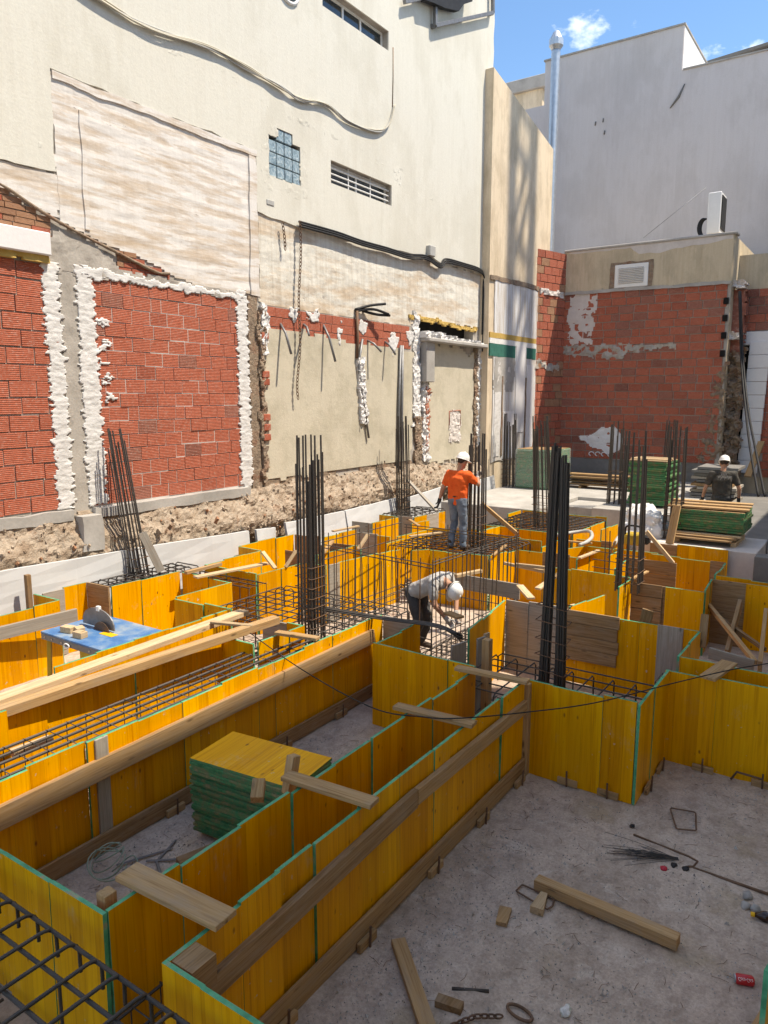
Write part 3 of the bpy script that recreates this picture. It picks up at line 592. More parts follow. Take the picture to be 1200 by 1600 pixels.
# ------------------------------------------------ party wall at the end of the left side
def party_wall():
    T = thing('party_wall', 'tan weathered party wall with sloping top, stripped white below with green and ochre stripes', 'wall', wp('L', 22.5, 0, .3))
    slab('wall', 'L', [(20.4, 0), (24.1, 0), (24.3, 2), (25.0, 7.4), (25.0, 11.97), (20.4, 12.98)], -.3, .30, 'tan_render', T, step=60)
    slab('stripped_plaster', 'L', [(20.75, 1.75), (23.85, 1.75), (24.2, 4), (24.85, 7.25), (20.75, 7.25)], .301, .33, 'stripped', T, step=.15, amp=.05, seed=3)
    slab('string_course', 'L', [(20.42, 7.2), (24.98, 7.28), (24.98, 7.42), (20.42, 7.34)], .30, .35, 'masonry', T, step=.1, amp=.035, seed=5)
    s = lambda v0, v1, m, a, b, k: slab('painted_band', 'L', [(a, v0), (b, v0), (b, v1), (a, v1)], .30, .338+.001*k, m, T, step=.2, amp=.01, seed=k)
    s(5.52, 5.68, 'ochre', 20.45, 23.95, 1); s(5.36, 5.51, 'white_tape', 20.45, 23.95, 2); s(4.98, 5.35, 'dark_green', 20.45, 22.3, 3); s(5.0, 5.35, 'dark_green', 23.2, 23.95, 4)
    relief('cement_patch', 'L', [(20.8, 3.9), (22.2, 3.95), (22.3, 5.0), (20.8, 5.02)], .335, lambda u, v: .01*fr(u*3, v*3), .06, 'concrete', T, .05, 4)
    for k, (a, b, z0, z1, m) in enumerate(((20.85, 21.25, 1.9, 3.9, 'white_mortar'), (21.5, 22.3, 1.8, 3.3, 'white_wall'), (22.4, 23.1, 2.6, 5.4, 'white_wall'), (23.25, 23.8, 2.0, 4.8, 'white_wall'))):
        slab('tile_strip', 'L', [(a, z0), (b, z0), (b, z1), (a, z1)], .30, .345+.002*k, m, T, step=.12, amp=.03, seed=k)
    for x in (21.35, 23.15): slab('chase', 'L', [(x, 1.9), (x+.1, 1.9), (x+.08, 4.4), (x, 4.4)], .30, .352, 'masonry', T, step=.1, amp=.03, seed=int(x))
    T2 = thing('brick_wall_stub', 'narrow sunlit hollow-brick wall between the tan party wall and the shaded brick wall', 'brick wall', wp('L', 24.0, 0, .15))
    box('wall', wp('L', 24.0, 0, .15), wp('L', 25.70, 8.55, -.3), 'grey_mortar', T2)
    bricks('L', [(24.02, 1.6), (25.69, 1.6), (25.69, 8.5), (24.02, 8.5)], T2, .42, .26, .12, .19, ['brick', 'brick', 'brick', 'brick_old'], .022)
    relief('ledge', 'L', [(24.2, 7.2), (25.49, 7.15), (25.49, 7.32), (24.2, 7.36)], .22, lambda u, v: .06*fr(u*4, v*4), .05, 'pale_plaster', T2, .03, 2)
    relief('ledge', 'L', [(24.0, 4.75), (25.4, 4.6), (25.4, 4.85), (24.0, 5.05)], .2, lambda u, v: .06*fr(u*4, v*4), .05, 'grey_mortar', T2, .05, 8)
    T2.location = (23.9, 10.14, 0); T2.rotation_euler = (0, 0, -.27)
party_wall()

# ------------------------------------------------ back building
def back_building():
    T = thing('back_building', 'low building with a shaded hollow-brick wall under tan render', 'building', (26, 7, 0))
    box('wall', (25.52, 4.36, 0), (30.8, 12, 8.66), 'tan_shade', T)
    slab('mortar_bed', 'B', [(-10, 0), (-4.37, 0), (-4.37, 7.3), (-10, 7.3)], -.015, .004, 'grey_mortar', T, step=60)
    bricks('B', [(-9.95, 1.62), (-4.45, 1.62), (-4.45, 7.28), (-9.95, 7.28)], T, .472, .2573, -.03, .03, ['brick']*7+['brick_dark']*3, .026)
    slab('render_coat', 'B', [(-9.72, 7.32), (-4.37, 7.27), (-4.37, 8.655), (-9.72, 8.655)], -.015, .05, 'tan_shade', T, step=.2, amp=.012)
    slab('pale_render', 'B', [uB(u, v) for u, v in ((890, 398), (985, 388), (1000, 398), (1040, 393), (1100, 382), (1145, 374), (1146, 362), (888, 394))], .0, .056, 'pale_plaster', T, step=.15, amp=.05, seed=4)
    box('coping', (25.40, 4.28, 8.66), (25.9, 9.75, 8.74), 'concrete', T, .02)
    slab('string_course', 'B', [(-9.72, 7.24), (-4.37, 7.2), (-4.37, 7.3), (-9.72, 7.34)], -.015, .085, 'concrete', T, step=.12, amp=.03, seed=6)
    relief('plaster_patch', 'B', [uB(u, v) for u, v in ((890, 457), (936, 457), (928, 500), (925, 535), (890, 540))], .036, lambda u, v: .012*fr(u*3, v*3), .05, 'pale_plaster', T, .10, 6)
    relief('concrete_band', 'B', [uB(u, v) for u, v in ((880, 540), (1055, 536), (1055, 546), (985, 549), (975, 560), (925, 560), (880, 553))], .04, lambda u, v: .05*fr(u*4, v*5), .05, 'grey_mortar', T, .08, 16)
    relief('foam_patch', 'B', [uB(u, v) for u, v in ((905, 682), (925, 678), (940, 668), (962, 667), (970, 678), (974, 690), (968, 704), (945, 708), (932, 700), (912, 690))], .04, lambda u, v: .02*fr(u*4, v*5), .035, 'white_wall', T, .04, 26)
    for k in range(4): tube('foam_drip', [wp('B', -8.5+.22*k+.09*math.cos(a), 1.78+.07*math.sin(a), .04) for a in [i*.5 for i in range(10)]], .02, 'white_wall', T, 5)
    relief('broken_brick_edge', 'B', [(-4.95, 1.7), (-4.36, 1.7), (-4.36, 4.8), (-4.6, 4.6), (-4.75, 3)], .03, lambda u, v: .10*fr(u*5, v*5), .05, 'masonry', T, .10, 36)
    for z in (6.6, 6.08, 5.55, 5.0): box('hollow_brick_end', wp('B', -4.55, z, .06), wp('B', -4.40, z+.2, .0), 'void_shade', T, .01)  # solid blocks; the shade of the hollows is painted black
    relief('plinth', 'B', [(-9.72, .6), (-4.3, .6), (-4.3, 1.6), (-9.72, 1.62)], .05, lambda u, v: .03*fr(u*2, v*2), .08, 'concrete_dark', T, .03, 46)
    # louvred vent
    v = box('vent', wp('B', -7.97, 7.34, .08), wp('B', -6.88, 8.08, .0), 'white_plastic', T, .015)
    box('vent_recess', wp('B', -7.83, 7.46, .085), wp('B', -7.02, 7.96, .07), 'grey_steel', v)
    for i in range(9): beam('slat', wp('B', -7.84, 7.49+i*.054, .10), wp('B', -7.01, 7.49+i*.054, .10), .05, .012, 'white_plastic', v, up=(.6, 0, .8), bev=0)
    slab('vent_surround', 'B', [(-8.15, 7.28), (-6.75, 7.28), (-6.72, 8.14), (-8.12, 8.16)], .04, .06, 'masonry', T, step=.1, amp=.05, seed=5)
    # roof things
    A = thing('air_conditioner', 'beige outdoor air conditioning unit standing on the low roof edge', 'air conditioner', (27.4, 5.3, 8.66))
    box('casing', (27, 5.1, 9.05), (27.85, 5.5, 10.35), 'white_plastic', A, .02); box('fan_grille', (27.08, 5.07, 9.2), (27.8, 5.1, 10.25), 'black_rubber', A, .005)
    box('stand', (27.02, 5.12, 8.66), (27.8, 5.48, 9.05), 'tile_red', A, .02)
    for k in range(5): tube('hose', [Vector((26.95-.02*k, 5.5+.02*k+.16*math.sin(a), 9.25+.28*math.cos(a)*-1)) for a in [i*math.pi/10 for i in range(11)]], .03, 'black_rubber', A, 6)
    D = thing('vent_duct', 'tall spiral galvanised vent duct with a cowl rising against the sky', 'duct', (29, 11.75, 8.66))
    V, F = tube_vf([(0, 0, i*.07) for i in range(118)], .165, 14, ribs=.025); add('pipe', mesh('pipe', V, F, 'galvanised', smooth=True), D, (29, 11.75, 8.66))
    V, F = tube_vf([(0, 0, 0), (0, 0, .12), (0, 0, .14), (0, 0, .38), (0, 0, .40), (0, 0, .62), (0, 0, .70)], [.17, .25, .27, .27, .24, .13, .02], 14); add('cowl', mesh('cowl', V, F, 'galvanised'), D, (29, 11.75, 16.85))
    c = tube('guy_wire', [pX(1005, 372, 26), pX(1103, 293, 27)], .008, 'grey_steel', None, 4); tag(c, 'thin wire slanting from the roof edge to the air conditioner', 'wire')
back_building()

def right_section():
    T = thing('stepped_back_wall', 'set-back wall with white block pillar and white lintel beside a gap with painted shade', 'wall', (26.6, 3.5, 0))
    d = -1.1; b = lambda u, v: uB(u, v, d)
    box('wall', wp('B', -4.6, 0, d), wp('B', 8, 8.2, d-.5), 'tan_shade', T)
    L = []
    for u0, v0, u1, v1, m, n, dd in ((1155, 515, 1260, 540, 'white_wall', 'lintel', .14),): box(n, wp('B', *b(u0, v1), d+dd), wp('B', *b(u1, v0), d), m, T, .01)
    slab('mortar_bed', 'B', [b(1150, 452), b(1260, 452), b(1260, 745), b(1150, 745)], d+.001, d+.02, 'grey_mortar', T, step=60)
    bricks('B', [b(1160, 514), b(1250, 514), b(1250, 455), b(1160, 455)], T, .46, .26, d, d+.06, ['brick', 'brick_dark'], .02)
    bricks('B', [b(1180, 745), b(1250, 745), b(1250, 542), b(1180, 542)], T, .46, .26, d, d+.06, ['brick'], .02)
    box('gap_shade', wp('B', *b(1150, 740), d+.03), wp('B', *b(1172, 541), d+.025), 'void_shade', T)  # thin black sheet on the solid wall, painted as the gap's shade
    P = thing('block_pillar', 'white concrete-block pillar standing under the white lintel', 'pillar', wp('B', -3.5, 1.2, d+.2))
    for i in range(10):
        z = 1.3+i*.42; o = box('block', wp('B', b(1158, 700)[0]+.03*(i-5)*.4, z, d+.2), wp('B', b(1190, 700)[0]+.03*(i-5)*.4, z+.41, d+.08), 'white_wall', P, .012)
    Q = thing('masonry_pier', 'ragged brown masonry pier at the end of the shaded brick wall', 'pier', (26, 4.3, 0))
    relief('rubble', 'B', [(-4.42, .4), (-3.92, .4), (-3.92, 5.2), (-4.42, 5.2)], -.45, lambda u, v: .22*fr(u*3, v*3)+.12*fr(u*8, v*8), .05, 'masonry', Q, .10, 3, skirt=.4)
    relief('smooth_pier', 'B', [(-4.42, 5.0), (-4.0, 5.0), (-4.0, 7.1), (-4.42, 7.1)], -.5, lambda u, v: .03*fr(u*3, v*3), .06, 'brick_dark', Q, .03, 3, skirt=.4)
    for z in (5.55, 7.1): relief('broken_ledge', 'B', [(-4.5, z), (-4.0, z), (-4.0, z+.22), (-4.5, z+.22)], -.2, lambda u, v: .12*fr(u*6, v*6, z), .05, 'pale_plaster', Q, .06, 6, skirt=.5)
    for k in (0, 1):
        o = tube('dangling_cable', spline([pX(1155+2*k, 455, 25.2), pX(1158+3*k, 560, 24.5), pX(1165+4*k, 640, 23), pX(1172+8*k, 700, 21), pX(1185+10*k, 775, 19)], 6), .03, 'black_rubber', None, 6)
        tag(o, ('steeper black cable hanging against the masonry pier edge', 'slacker black cable hanging across the white block pillar')[k], 'cable', 'slack cables by the block pillar')
right_section()

def far_buildings():
    T = thing('grey_building', 'large blank grey-lilac building wall with a stepped roofline', 'building', (34, 4, 0))
    box('wall', (31, -14, 0), (44, 7.55, 15.85), 'grey_wall', T); box('tall_wall', (31, 7.55, 0), (44, 13.0, 17.42), 'grey_wall', T)
    box('coping', (30.95, 7.5, 17.42), (44, 13.05, 17.48), 'concrete', T); box('coping', (30.95, -14, 15.85), (44, 7.5, 15.9), 'concrete', T)
    slab('lit_render', 'B', [(0, 0), (1, 0), (1, 1)], 0, .001, 'white_wall', T, step=9) if False else box('lit_side_skin', (31.05, 7.535, 15.9), (43.9, 7.549, 17.4), 'white_wall', T)  # whiter skin: the sunlit look of the step's side, put into its colour
    tube('wall_scar', [pX(1070, 131, 30.98), pX(1060, 152, 30.98), pX(1047, 169, 30.98)], [.02, .05, .02], 'concrete_dark', T, 5)
    for u, v in ((943, 185), (945, 204), (931, 190)): tube('wall_scar', [pX(u, v, 30.99), pX(u-1, v+6, 30.99)], .028, 'concrete_dark', T, 5)
    B = thing('roof_house', 'small beige rooftop house with a flat slab roof behind the duct', 'building', (41, 17.5, 0))
    box('wall', (40, 16.9, 0), (44, 19, 20.1), 'tan_render', B); box('roof', (39.8, 16.6, 20.1), (44.2, 19.2, 20.75), 'concrete', B, .03)
    B = thing('rear_annex', 'pale lower rear wall glimpsed left of the duct', 'building', (36, 15, 0)); box('wall', (34, 13.1, 0), (39, 17.4, 16.9), 'grey_wall', B)
    B = thing('white_house', 'distant white house with a tiled roof above the grey wall', 'building', (47, 7, 0))
    box('wall', (45, 1, 0), (50, 9.2, 21.2), 'white_wall', B); box('end_wall', (44.9, 1, 0), (45.0, 6.7, 21.6), 'tile_red', B)
    c = Vector((47, 5, 21.2)); V = [Vector(p)-c for p in ((44.7, 9.8, 21.2), (50.3, 9.8, 21.2), (50.3, .6, 21.9), (44.7, .6, 21.9), (44.7, 9.8, 21.35), (50.3, 9.8, 21.35), (50.3, .6, 22.05), (44.7, .6, 22.05))]
    add('roof', mesh('roof', V, BF, 'concrete_dark'), B, c)
far_buildings()

# ------------------------------------------------ buildings and crane on the sunny side, which shade the site
def shade_side():
    B = thing('corner_building', 'tall rendered building along the shaded side of the site', 'building', (0, -8, 0))
    H1 = .66+8.2*2.1
    box('wall', (-16, -13, 0), (11.6, -3, H1), 'cream', B)
    for fl in range(5):
        for i in range(6):
            f = box('window', (-13+i*4, -3.0, 2+fl*3.2), (-11.6+i*4, -2.97, 3.5+fl*3.2), 'white_plastic', B); box('pane', (-12.9+i*4, -2.97, 2.1+fl*3.2), (-11.7+i*4, -2.96, 3.4+fl*3.2), 'window_glass', f)
    B = thing('row_house', 'lower rendered house beside the tall building on the shaded side', 'building', (18, -8, 0))
    box('wall', (11.61, -11, 0), (28, -3, 1+5.3*2.1), 'white_wall', B)
    T = thing('tower_crane', 'lattice tower crane mast rising beyond the row house', 'crane', (30.6, -7, 0))
    dv = Vector((.41, -.91, 0)); pv = Vector((.91, .41, 0)); c = Vector((30.3, -7, 0)); Z = Vector((0, 0, 1))
    def cor(a, b, z): return c+pv*(.72*a)+dv*(.72*b)+Z*z
    for sx in (-1, 1):
        for sy in (-1, 1): beam('mast_leg', cor(sx, sy, .5), cor(sx, sy, 52), .55, .55, 'machine_yellow', T, up=tuple(dv))
    for k in range(25):
        z = .6+k*2.0; q = 1 if k % 2 else -1
        for b in (-1, 1): beam('brace', cor(-q, b, z), cor(q, b, z+2), .22, .22, 'machine_yellow', T)
        for a in (-1, 1): beam('brace', cor(a, -q, z), cor(a, q, z+2), .22, .22, 'machine_yellow', T)
    box('base', (29.2, -8.4, -.01), (32, -5.6, .5), 'concrete', T)
shade_side()

# ================================================================== FORMWORK
def panel_me(w, h, mat, edge, t=.027):
    v = boxv((-w/2, -t/2, 0), (w/2, t/2, h)); return mesh('panel', v, BF, [mat, edge], [1, 1, 0, 1, 0, 1])
def fw_run(T, p, q, top=1.0, bot=0.0, spec=None, flip=1, wmin=.5):
    p = Vector((*p, 0)); q = Vector((*q, 0)); d = q-p; L = d.length; x = d/L; n = Vector((-x.y, x.x, 0)); a = math.atan2(x.y, x.x)
    s = 0; i = 0
    while s < L-.02:
        w = .5 if random.random() > .18 else random.choice((.25, .33, .42)); w = min(w, L-s)
        if L-s-w < .12: w = L-s
        k = spec[i] if spec and i < len(spec) else 'y'
        if spec is None and random.random() < .045: k = 'g'
        c = p+x*(s+w/2)+n*(random.choice((0, 0, 0, .010, -.010))+random.uniform(-.004, .004))
        tp = top+random.uniform(-.022, .012)
        m, e = {'y': ('yellow', 'green_paint'), 'g': ('grey_board', 'grey_board'), 'o': ('old_board', 'old_board'), 't': ('timber', 'timber')}[k]
        if k == '-': s += w; i += 1; continue
        o = add('panel' if k == 'y' else 'board', panel_me(w-.0015, tp-bot, m, e), T, (c.x, c.y, bot), (Quaternion((0, 0, 1), a) @ Quaternion((1, 0, 0), random.uniform(-.012, .012))))
        s += w; i += 1
def fw(label, runs, top=1.0, bot=0.0, group=None, specs={}):
    x0, y0 = runs[0][0]
    T = thing('formwork', label, 'formwork', (x0, y0, 0), group)
    for j, r in enumerate(runs):
        for i in range(len(r)-1): fw_run(T, r[i], r[i+1], top, bot, specs.get((j, i)))
    return T
def stake(T, x, y, dirv, h=.16):            # steel pin and wooden cleat holding the foot board
    d = Vector((*dirv, 0)).normalized(); s = Vector((-d.y, d.x, 0)); c = Vector((x, y, 0))
    bar('stake', c+d*.045, c+d*.05+Vector((0, 0, h)), .009, 'rust', T)
    beam('cleat', c+d*.018-s*.10+Vector((0, 0, .035)), c+d*.018+s*.10+Vector((0, 0, .035)), .035, .07, 'timber', T)

# -- the two walls of the beam trench in front
Y_ = {(a, b): ['y'] for a in range(4) for b in range(2)}
T = fw('long yellow formwork wall with two walers and a foot board beside the debris-strewn floor', [[(2.10, 1.05), (2.10, 2.76)], [(2.13, 2.78), (6.60, 2.78)]], specs=Y_)
beam('waler', (2.28, 2.735, .66), (4.45, 2.735, .76), .05, .15, 'old_board', T); beam('waler', (4.46, 2.735, .765), (6.58, 2.74, .74), .05, .13, 'timber', T)
beam('foot_board', (2.3, 2.73, .10), (6.56, 2.735, .105), .03, .17, 'timber', T)
beam('corner_post', (6.57, 2.74, 0), (6.57, 2.74, .97), .07, .07, 'timber', T); box('corner_block', (2.14, 2.60, .62), (2.30, 2.76, .98), 'old_board', T)
for x in (2.9, 3.75, 4.7, 5.55, 6.35): stake(T, x, 2.71, (0, -1))
T = fw('yellow formwork wall beyond the spreader planks, its end panels facing the near rebar mat', [[(2.12, 5.3), (2.14, 3.30)], [(2.16, 3.30), (6.55, 3.31)]], specs=Y_)
for y in (5.0, 3.6): stake(T, 2.16, y, (1, 0))
beam('corner_post', (2.24, 3.42, .0), (2.24, 3.42, 1.03), .08, .08, 'timber', T)
sp = thing('spreader_plank', '', '')
bpy.data.objects.remove(sp)
for i, (x, dy, w, lb) in enumerate(((2.42, .10, .16, 'widest plank, scuffed, bridging the trench formwork at its open end'), (3.80, .0, .12, 'spreader plank bridging the trench beside the panel stack'), (5.28, .02, .11, 'spreader plank bridging the trench with the thin cable over it'), (6.42, .03, .10, 'spreader plank at the inner end of the trench by the corner post'))):
    o = beam('spreader_plank', (x-.03+dy*.2, 3.44+dy*.3, 1.035), (x+.03, 2.68, 1.035), w, .035, 'timber'); tag(o, lb, 'plank', 'spreader planks across the front trench')
o = beam('timber_block', (3.83, 3.47, .86), (3.90, 3.47, 1.13), .085, .07, 'timber', up=(0, 1, 0)); tag(o, 'upright timber block leaning between panel stack and trench formwork', 'timber block')
o = beam('timber_block', (3.45, 3.42, 1.0), (3.56, 3.50, 1.07), .09, .07, 'timber'); tag(o, 'short timber offcut perched on the trench formwork by the stack', 'timber block')
# -- wall between the stack pit and the second trench
T = fw('yellow formwork wall with one long thick waler behind the stack of yellow panels', [[(1.3, 5.2), (7.35, 5.2)]], specs={(0, 0): ['y']})
beam('waler', (1.4, 5.135, .72), (7.32, 5.14, .80), .06, .17, 'timber', T, up=(0, .15, 1)); beam('foot_board', (2.2, 5.14, .09), (7.3, 5.14, .09), .03, .16, 'old_board', T)
beam('batten', (3.42, 5.165, .0), (3.42, 5.165, 1.0), .12, .03, 'grey_board', T, up=(0, 1, 0))
for x in (2.7, 4.1, 5.6, 6.6): stake(T, x, 5.12, (0, -1))
T = fw('yellow formwork closing the stack pit below the bent worker', [[(6.66, 4.68), (6.64, 3.36)], [(6.68, 4.66), (7.62, 4.62)]], specs=Y_)
T = fw('short yellow formwork corner by the steel bar bundle', [[(7.62, 5.18), (7.60, 4.64)], [(7.37, 5.24), (7.62, 5.22)]])
# -- second trench and centre footing
T = fw('sunlit yellow formwork under the two long planks', [[(1.6, 6.28), (5.84, 6.28)], [(5.86, 6.28), (5.87, 5.78)]])
beam('rail', (2.2, 6.24, .30), (5.4, 6.23, .33), .03, .10, 'grey_board', T)
o = add('shuttering_panel', panel_me(.85, 1.0, 'yellow', 'green_paint'), None, (2.66, 5.98, .16)); tag(o, 'single upright yellow panel closing the second trench end', 'panel')
T = fw('small yellow formwork box beside the tall centre rebar column', [[(5.9, 5.76), (6.66, 5.73)], [(6.68, 5.75), (6.66, 6.4)]])
T = fw('stepped yellow formwork right beside the blue saw table', [[(4.15, 7.02), (6.62, 6.98)], [(6.66, 6.98), (6.64, 8.05)], [(6.66, 8.06), (7.70, 8.03)], [(7.72, 8.05), (7.74, 9.18)]])
T = fw('yellow formwork running behind the wall starter-bar cage', [[(8.29, 9.25), (8.29, 8.08)], [(8.30, 8.05), (9.30, 8.0)], [(9.32, 7.98), (9.36, 7.52)], [(9.38, 7.5), (11.18, 7.24)]], specs={(3, 0): ['g', 'y', 'y', 'y']})
# -- footing by the left wall
T = fw('yellow formwork around the footing of the rebar column by the foam boards', [[(5.72, 9.82), (6.42, 9.80)], [(6.44, 9.8), (6.46, 9.30)], [(6.48, 9.28), (7.70, 9.22)]], specs={(1, 0): ['o', 'y']})
T = fw('low yellow formwork corner behind the saw table', [[(2.5, 9.27), (5.62, 9.25)], [(5.64, 9.27), (5.62, 9.85)]])
bar_ = beam('upright_post', (5.50, 9.78, .2), (5.50, 9.78, 1.32), .07, .07, 'old_board'); tag(bar_, 'brown square post standing by the foam board behind the saw table', 'post')
T = fw('yellow formwork box between two pale timbers near the foam boards', [[(8.32, 9.30), (9.62, 9.27)], [(9.64, 9.28), (9.68, 9.88)], [(9.70, 9.9), (11.22, 9.88)], [(11.24, 9.86), (11.25, 9.2)], [(11.28, 9.16), (12.3, 9.08)]], specs={(3, 0): ['o', 'o']})
# -- footing with the standing worker
T = fw('yellow formwork around the footing the orange-shirted worker stands on', [[(11.2, 7.0), (11.45, 6.78)], [(11.46, 6.76), (11.55, 5.62)], [(11.58, 5.6), (12.35, 5.46)], [(12.2, 7.98), (13.38, 7.86)], [(13.40, 7.84), (13.44, 5.4)]])
T = fw('yellow formwork in the middle distance behind the leaning brace', [[(12.1, 8.9), (12.15, 8.1)], [(11.5, 7.75), (12.1, 7.72)], [(13.5, 6.8), (14.35, 6.74)], [(12.9, 5.2), (13.6, 5.12)]], specs={(0, 0): ['g', 'y']})
T = fw('yellow formwork box round the rebar column by the grey leaning timber', [[(14.3, 9.85), (14.3, 8.92)], [(14.32, 8.9), (15.6, 8.8)], [(13.2, 9.3), (14.2, 9.25)], [(13.2, 9.85), (13.2, 9.3)]], specs={(3, 0): ['g']})
T = fw('yellow formwork box holding a rebar mat in front of the concrete blocks', [[(14.4, 7.2), (14.4, 5.16)], [(14.42, 5.14), (16.3, 5.1)], [(16.1, 7.35), (16.84, 7.34)], [(16.86, 7.3), (16.86, 5.2)]])
T = fw('yellow formwork row with timber spreaders under the brace', [[(12.38, 5.44), (12.40, 4.30)], [(12.9, 4.75), (13.44, 4.5)], [(13.46, 4.48), (13.45, 3.2)]], specs={(0, 0): ['y', 'o', 'y']})
# -- front right footing
T = fw('front yellow formwork of the footing below the thick dark rebar column', [[(6.62, 2.74), (6.62, 1.68)], [(6.605, 1.655), (7.665, 1.655)], [(7.68, 1.68), (7.70, -1.6)]], specs=Y_)
for y in (2.3, 1.9): stake(T, 6.62, y, (-1, 0))
for y in (1.25, .7, .1): stake(T, 7.64, y, (-1, 0))
for x in (6.95, 7.4): stake(T, x, 1.63, (0, -1))
T = fw('rear yellow formwork of the front footing with four brown boards nailed on', [[(7.65, 3.96), (9.17, 4.18)], [(9.2, 4.18), (9.2, 1.66)], [(9.16, 1.64), (8.18, 1.66)], [(8.16, 1.64), (8.22, -1.6)]], specs={(1, 0): ['g', 'g', 'y', 'y'], (0, 0): ['y', 'y', 'y']})
for i in range(4): beam('nailed_board', (9.165, 3.30+.01*i, .92-.17*i), (9.165, 2.60+.02*(i % 2), .925-.17*i), .025, .165, 'old_board', T)
beam('end_board', (9.17, 1.98, 0), (9.17, 1.98, 1.0), .30, .02, 'grey_board', T, up=(1, 0, 0))
T = thing('board_shutter', 'greyish weathered board shutter beside the bright yellow panel and white post', 'boards', (7.7, 4.1, 0))
for i, (x, y, w, m) in enumerate(((7.28, 3.9, .26, 'grey_board'), (7.62, 3.78, .16, 'grey_board'), (7.80, 3.80, .10, 'pale_timber'))): beam('board', (x, y, 0), (x+.01, y, .95), w, .025, m, T, up=(.2, 1, 0))
o = beam('upright_post', (7.05, 3.42, .3), (7.05, 3.42, 1.16), .09, .09, 'timber'); tag(o, 'upright square post at the end of the front trench', 'post')
# -- right-hand pits
T = fw('yellow formwork beside the footing of the ribbed rebar column', [[(9.3, 3.30), (10.2, 3.12)], [(11.42, 4.55), (11.34, 3.10)], [(11.3, 3.07), (10.72, 3.08)], [(11.2, 3.02), (11.2, 1.98)], [(11.22, 1.97), (11.94, 2.02)], [(11.96, 2.04), (11.96, -1.2)]], specs={(3, 0): ['o', 'y', 'y'], (5, 0): ['o', 'y']})
for i in range(3): beam('nailed_board', (11.15, 3.0, .9-.2*i), (11.15, 2.56, .9-.2*i), .02, .19, 'old_board', T)
T = fw('yellow formwork with brown boards in front of the low panel stack', [[(13.36, 3.3), (13.33, 2.06)], [(12.32, 2.05), (13.30, 2.06)], [(12.30, 2.02), (12.24, -.8)], [(14.5, 3.6), (14.45, 2.2)]], specs={(0, 0): ['y', 'y', 'o'], (3, 0): ['o', 'y', 'y']})
for i in range(2): beam('nailed_board', (12.75, 3.6, .9-.24*i), (12.75, 2.72, .9-.24*i), .03, .23, 'old_board', T)
T = fw('yellow formwork piece under the ribbed column braces', [[(12.2, 4.25), (12.9, 4.2)], [(11.9, 3.5), (12.7, 3.5)]])

T = fw('low yellow formwork box between the worker footing and the far rebar mat', [[(13.7, 7.6), (13.72, 6.9)], [(13.74, 6.88), (14.3, 6.86)], [(13.6, 8.5), (14.25, 8.45)]], specs={(0, 0): ['t', 'y']})
T = fw('small yellow formwork pieces left of the worker footing', [[(9.9, 8.9), (9.92, 8.2)], [(9.95, 8.18), (10.9, 8.12)], [(10.95, 8.7), (11.0, 8.0)]], specs={(0, 0): ['o', 'y'], (2, 0): ['o']})
T = fw('small yellow formwork pieces near the hose behind the ribbed column', [[(14.0, 4.9), (14.02, 4.2)], [(14.04, 4.18), (14.9, 4.15)], [(15.2, 4.8), (16.2, 4.75)], [(12.9, 3.9), (13.4, 3.88)]], specs={(0, 0): ['y', 'o']})
# ------------------------------------------------ planks and braces lying about
def plank(u0, v0, u1, v1, z0, z1, w, h, mat, label, cat='plank', group=None, name='plank', d1=None, up=(0, 0, 1)):
    p = pz(u0, v0, z0); q = pz(u1, v1, z1) if d1 is None else pd(u1, v1, dep(p)+d1)
    o = beam(name, p, q, w, h, mat, up=up); return tag(o, label, cat, group)
plank(-40, 1108, 382, 956, 1.03, 1.04, .16, .06, 'pale_timber', 'long pale plank lying on the formwork behind its twin, nearer the saw table')
plank(-60, 1132, 432, 968, 1.05, 1.05, .12, .09, 'timber', 'long plank with greyed edge lying on the formwork over the second trench')
for (u0, v0, u1, v1, z0, z1, w, lb) in ((500, 870, 520, 845, 1.0, 1.2, .07, 'pale stick leaning inside the far sunlit formwork beside the cage'), (560, 858, 575, 835, 1.0, 1.25, .09, 'short brown board leaning between the far sunlit panels'), (520, 830, 560, 822, 1.03, 1.03, .08, 'batten lying across the formwork near the tilted foam board'),
    (640, 838, 690, 832, 1.03, 1.03, .07, 'batten lying left of the standing worker on the formwork'), (655, 822, 640, 812, 1.02, 1.1, .07, 'pale offcut on the formwork behind the standing worker'), (905, 872, 935, 860, 1.03, 1.03, .07, 'batten across the far formwork below the hose'), (880, 845, 925, 849, 1.04, 1.04, .06, 'thin pale lath lying along the far formwork by the hose'),
    (860, 905, 880, 893, 1.02, 1.02, .09, 'short pale board behind the thick dark column top edge'), (950, 872, 962, 845, .98, 1.3, .05, 'thin white lath standing among the starter bars'), (770, 868, 790, 852, 1.0, 1.1, .06, 'small strut at the corner of the worker footing')):
    plank(u0, v0, u1, v1, z0, z1, w, .03, random.choice(('pale_timber', 'timber')), lb)
plank(330, 972, 395, 978, 1.09, 1.09, .07, .03, 'pale_timber', 'small pale batten crossing the ends of the two long planks')
plank(432, 988, 497, 998, 1.04, 1.04, .10, .035, 'timber', 'short plank bridging from the small formwork box to the long wall')
plank(88, 1137, 292, 1054, .62, .66, .05, .11, 'timber', 'timber lying on edge over the second trench rebar')
plank(18, 1178, 80, 1155, .72, .72, .10, .06, 'pale_timber', 'short pale timber end over the second trench rebar')
plank(-50, 1002, 120, 960, .80, .82, .05, .17, 'grey_board', 'wide grey waler board behind the saw table')
plank(305, 902, 418, 880, 1.06, 1.06, .12, .03, 'pale_timber', 'bleached board across the formwork in front of the foam boards')
plank(290, 895, 345, 881, 1.04, 1.04, .07, .05, 'timber', 'timber lying along the footing edge beside the bleached board')
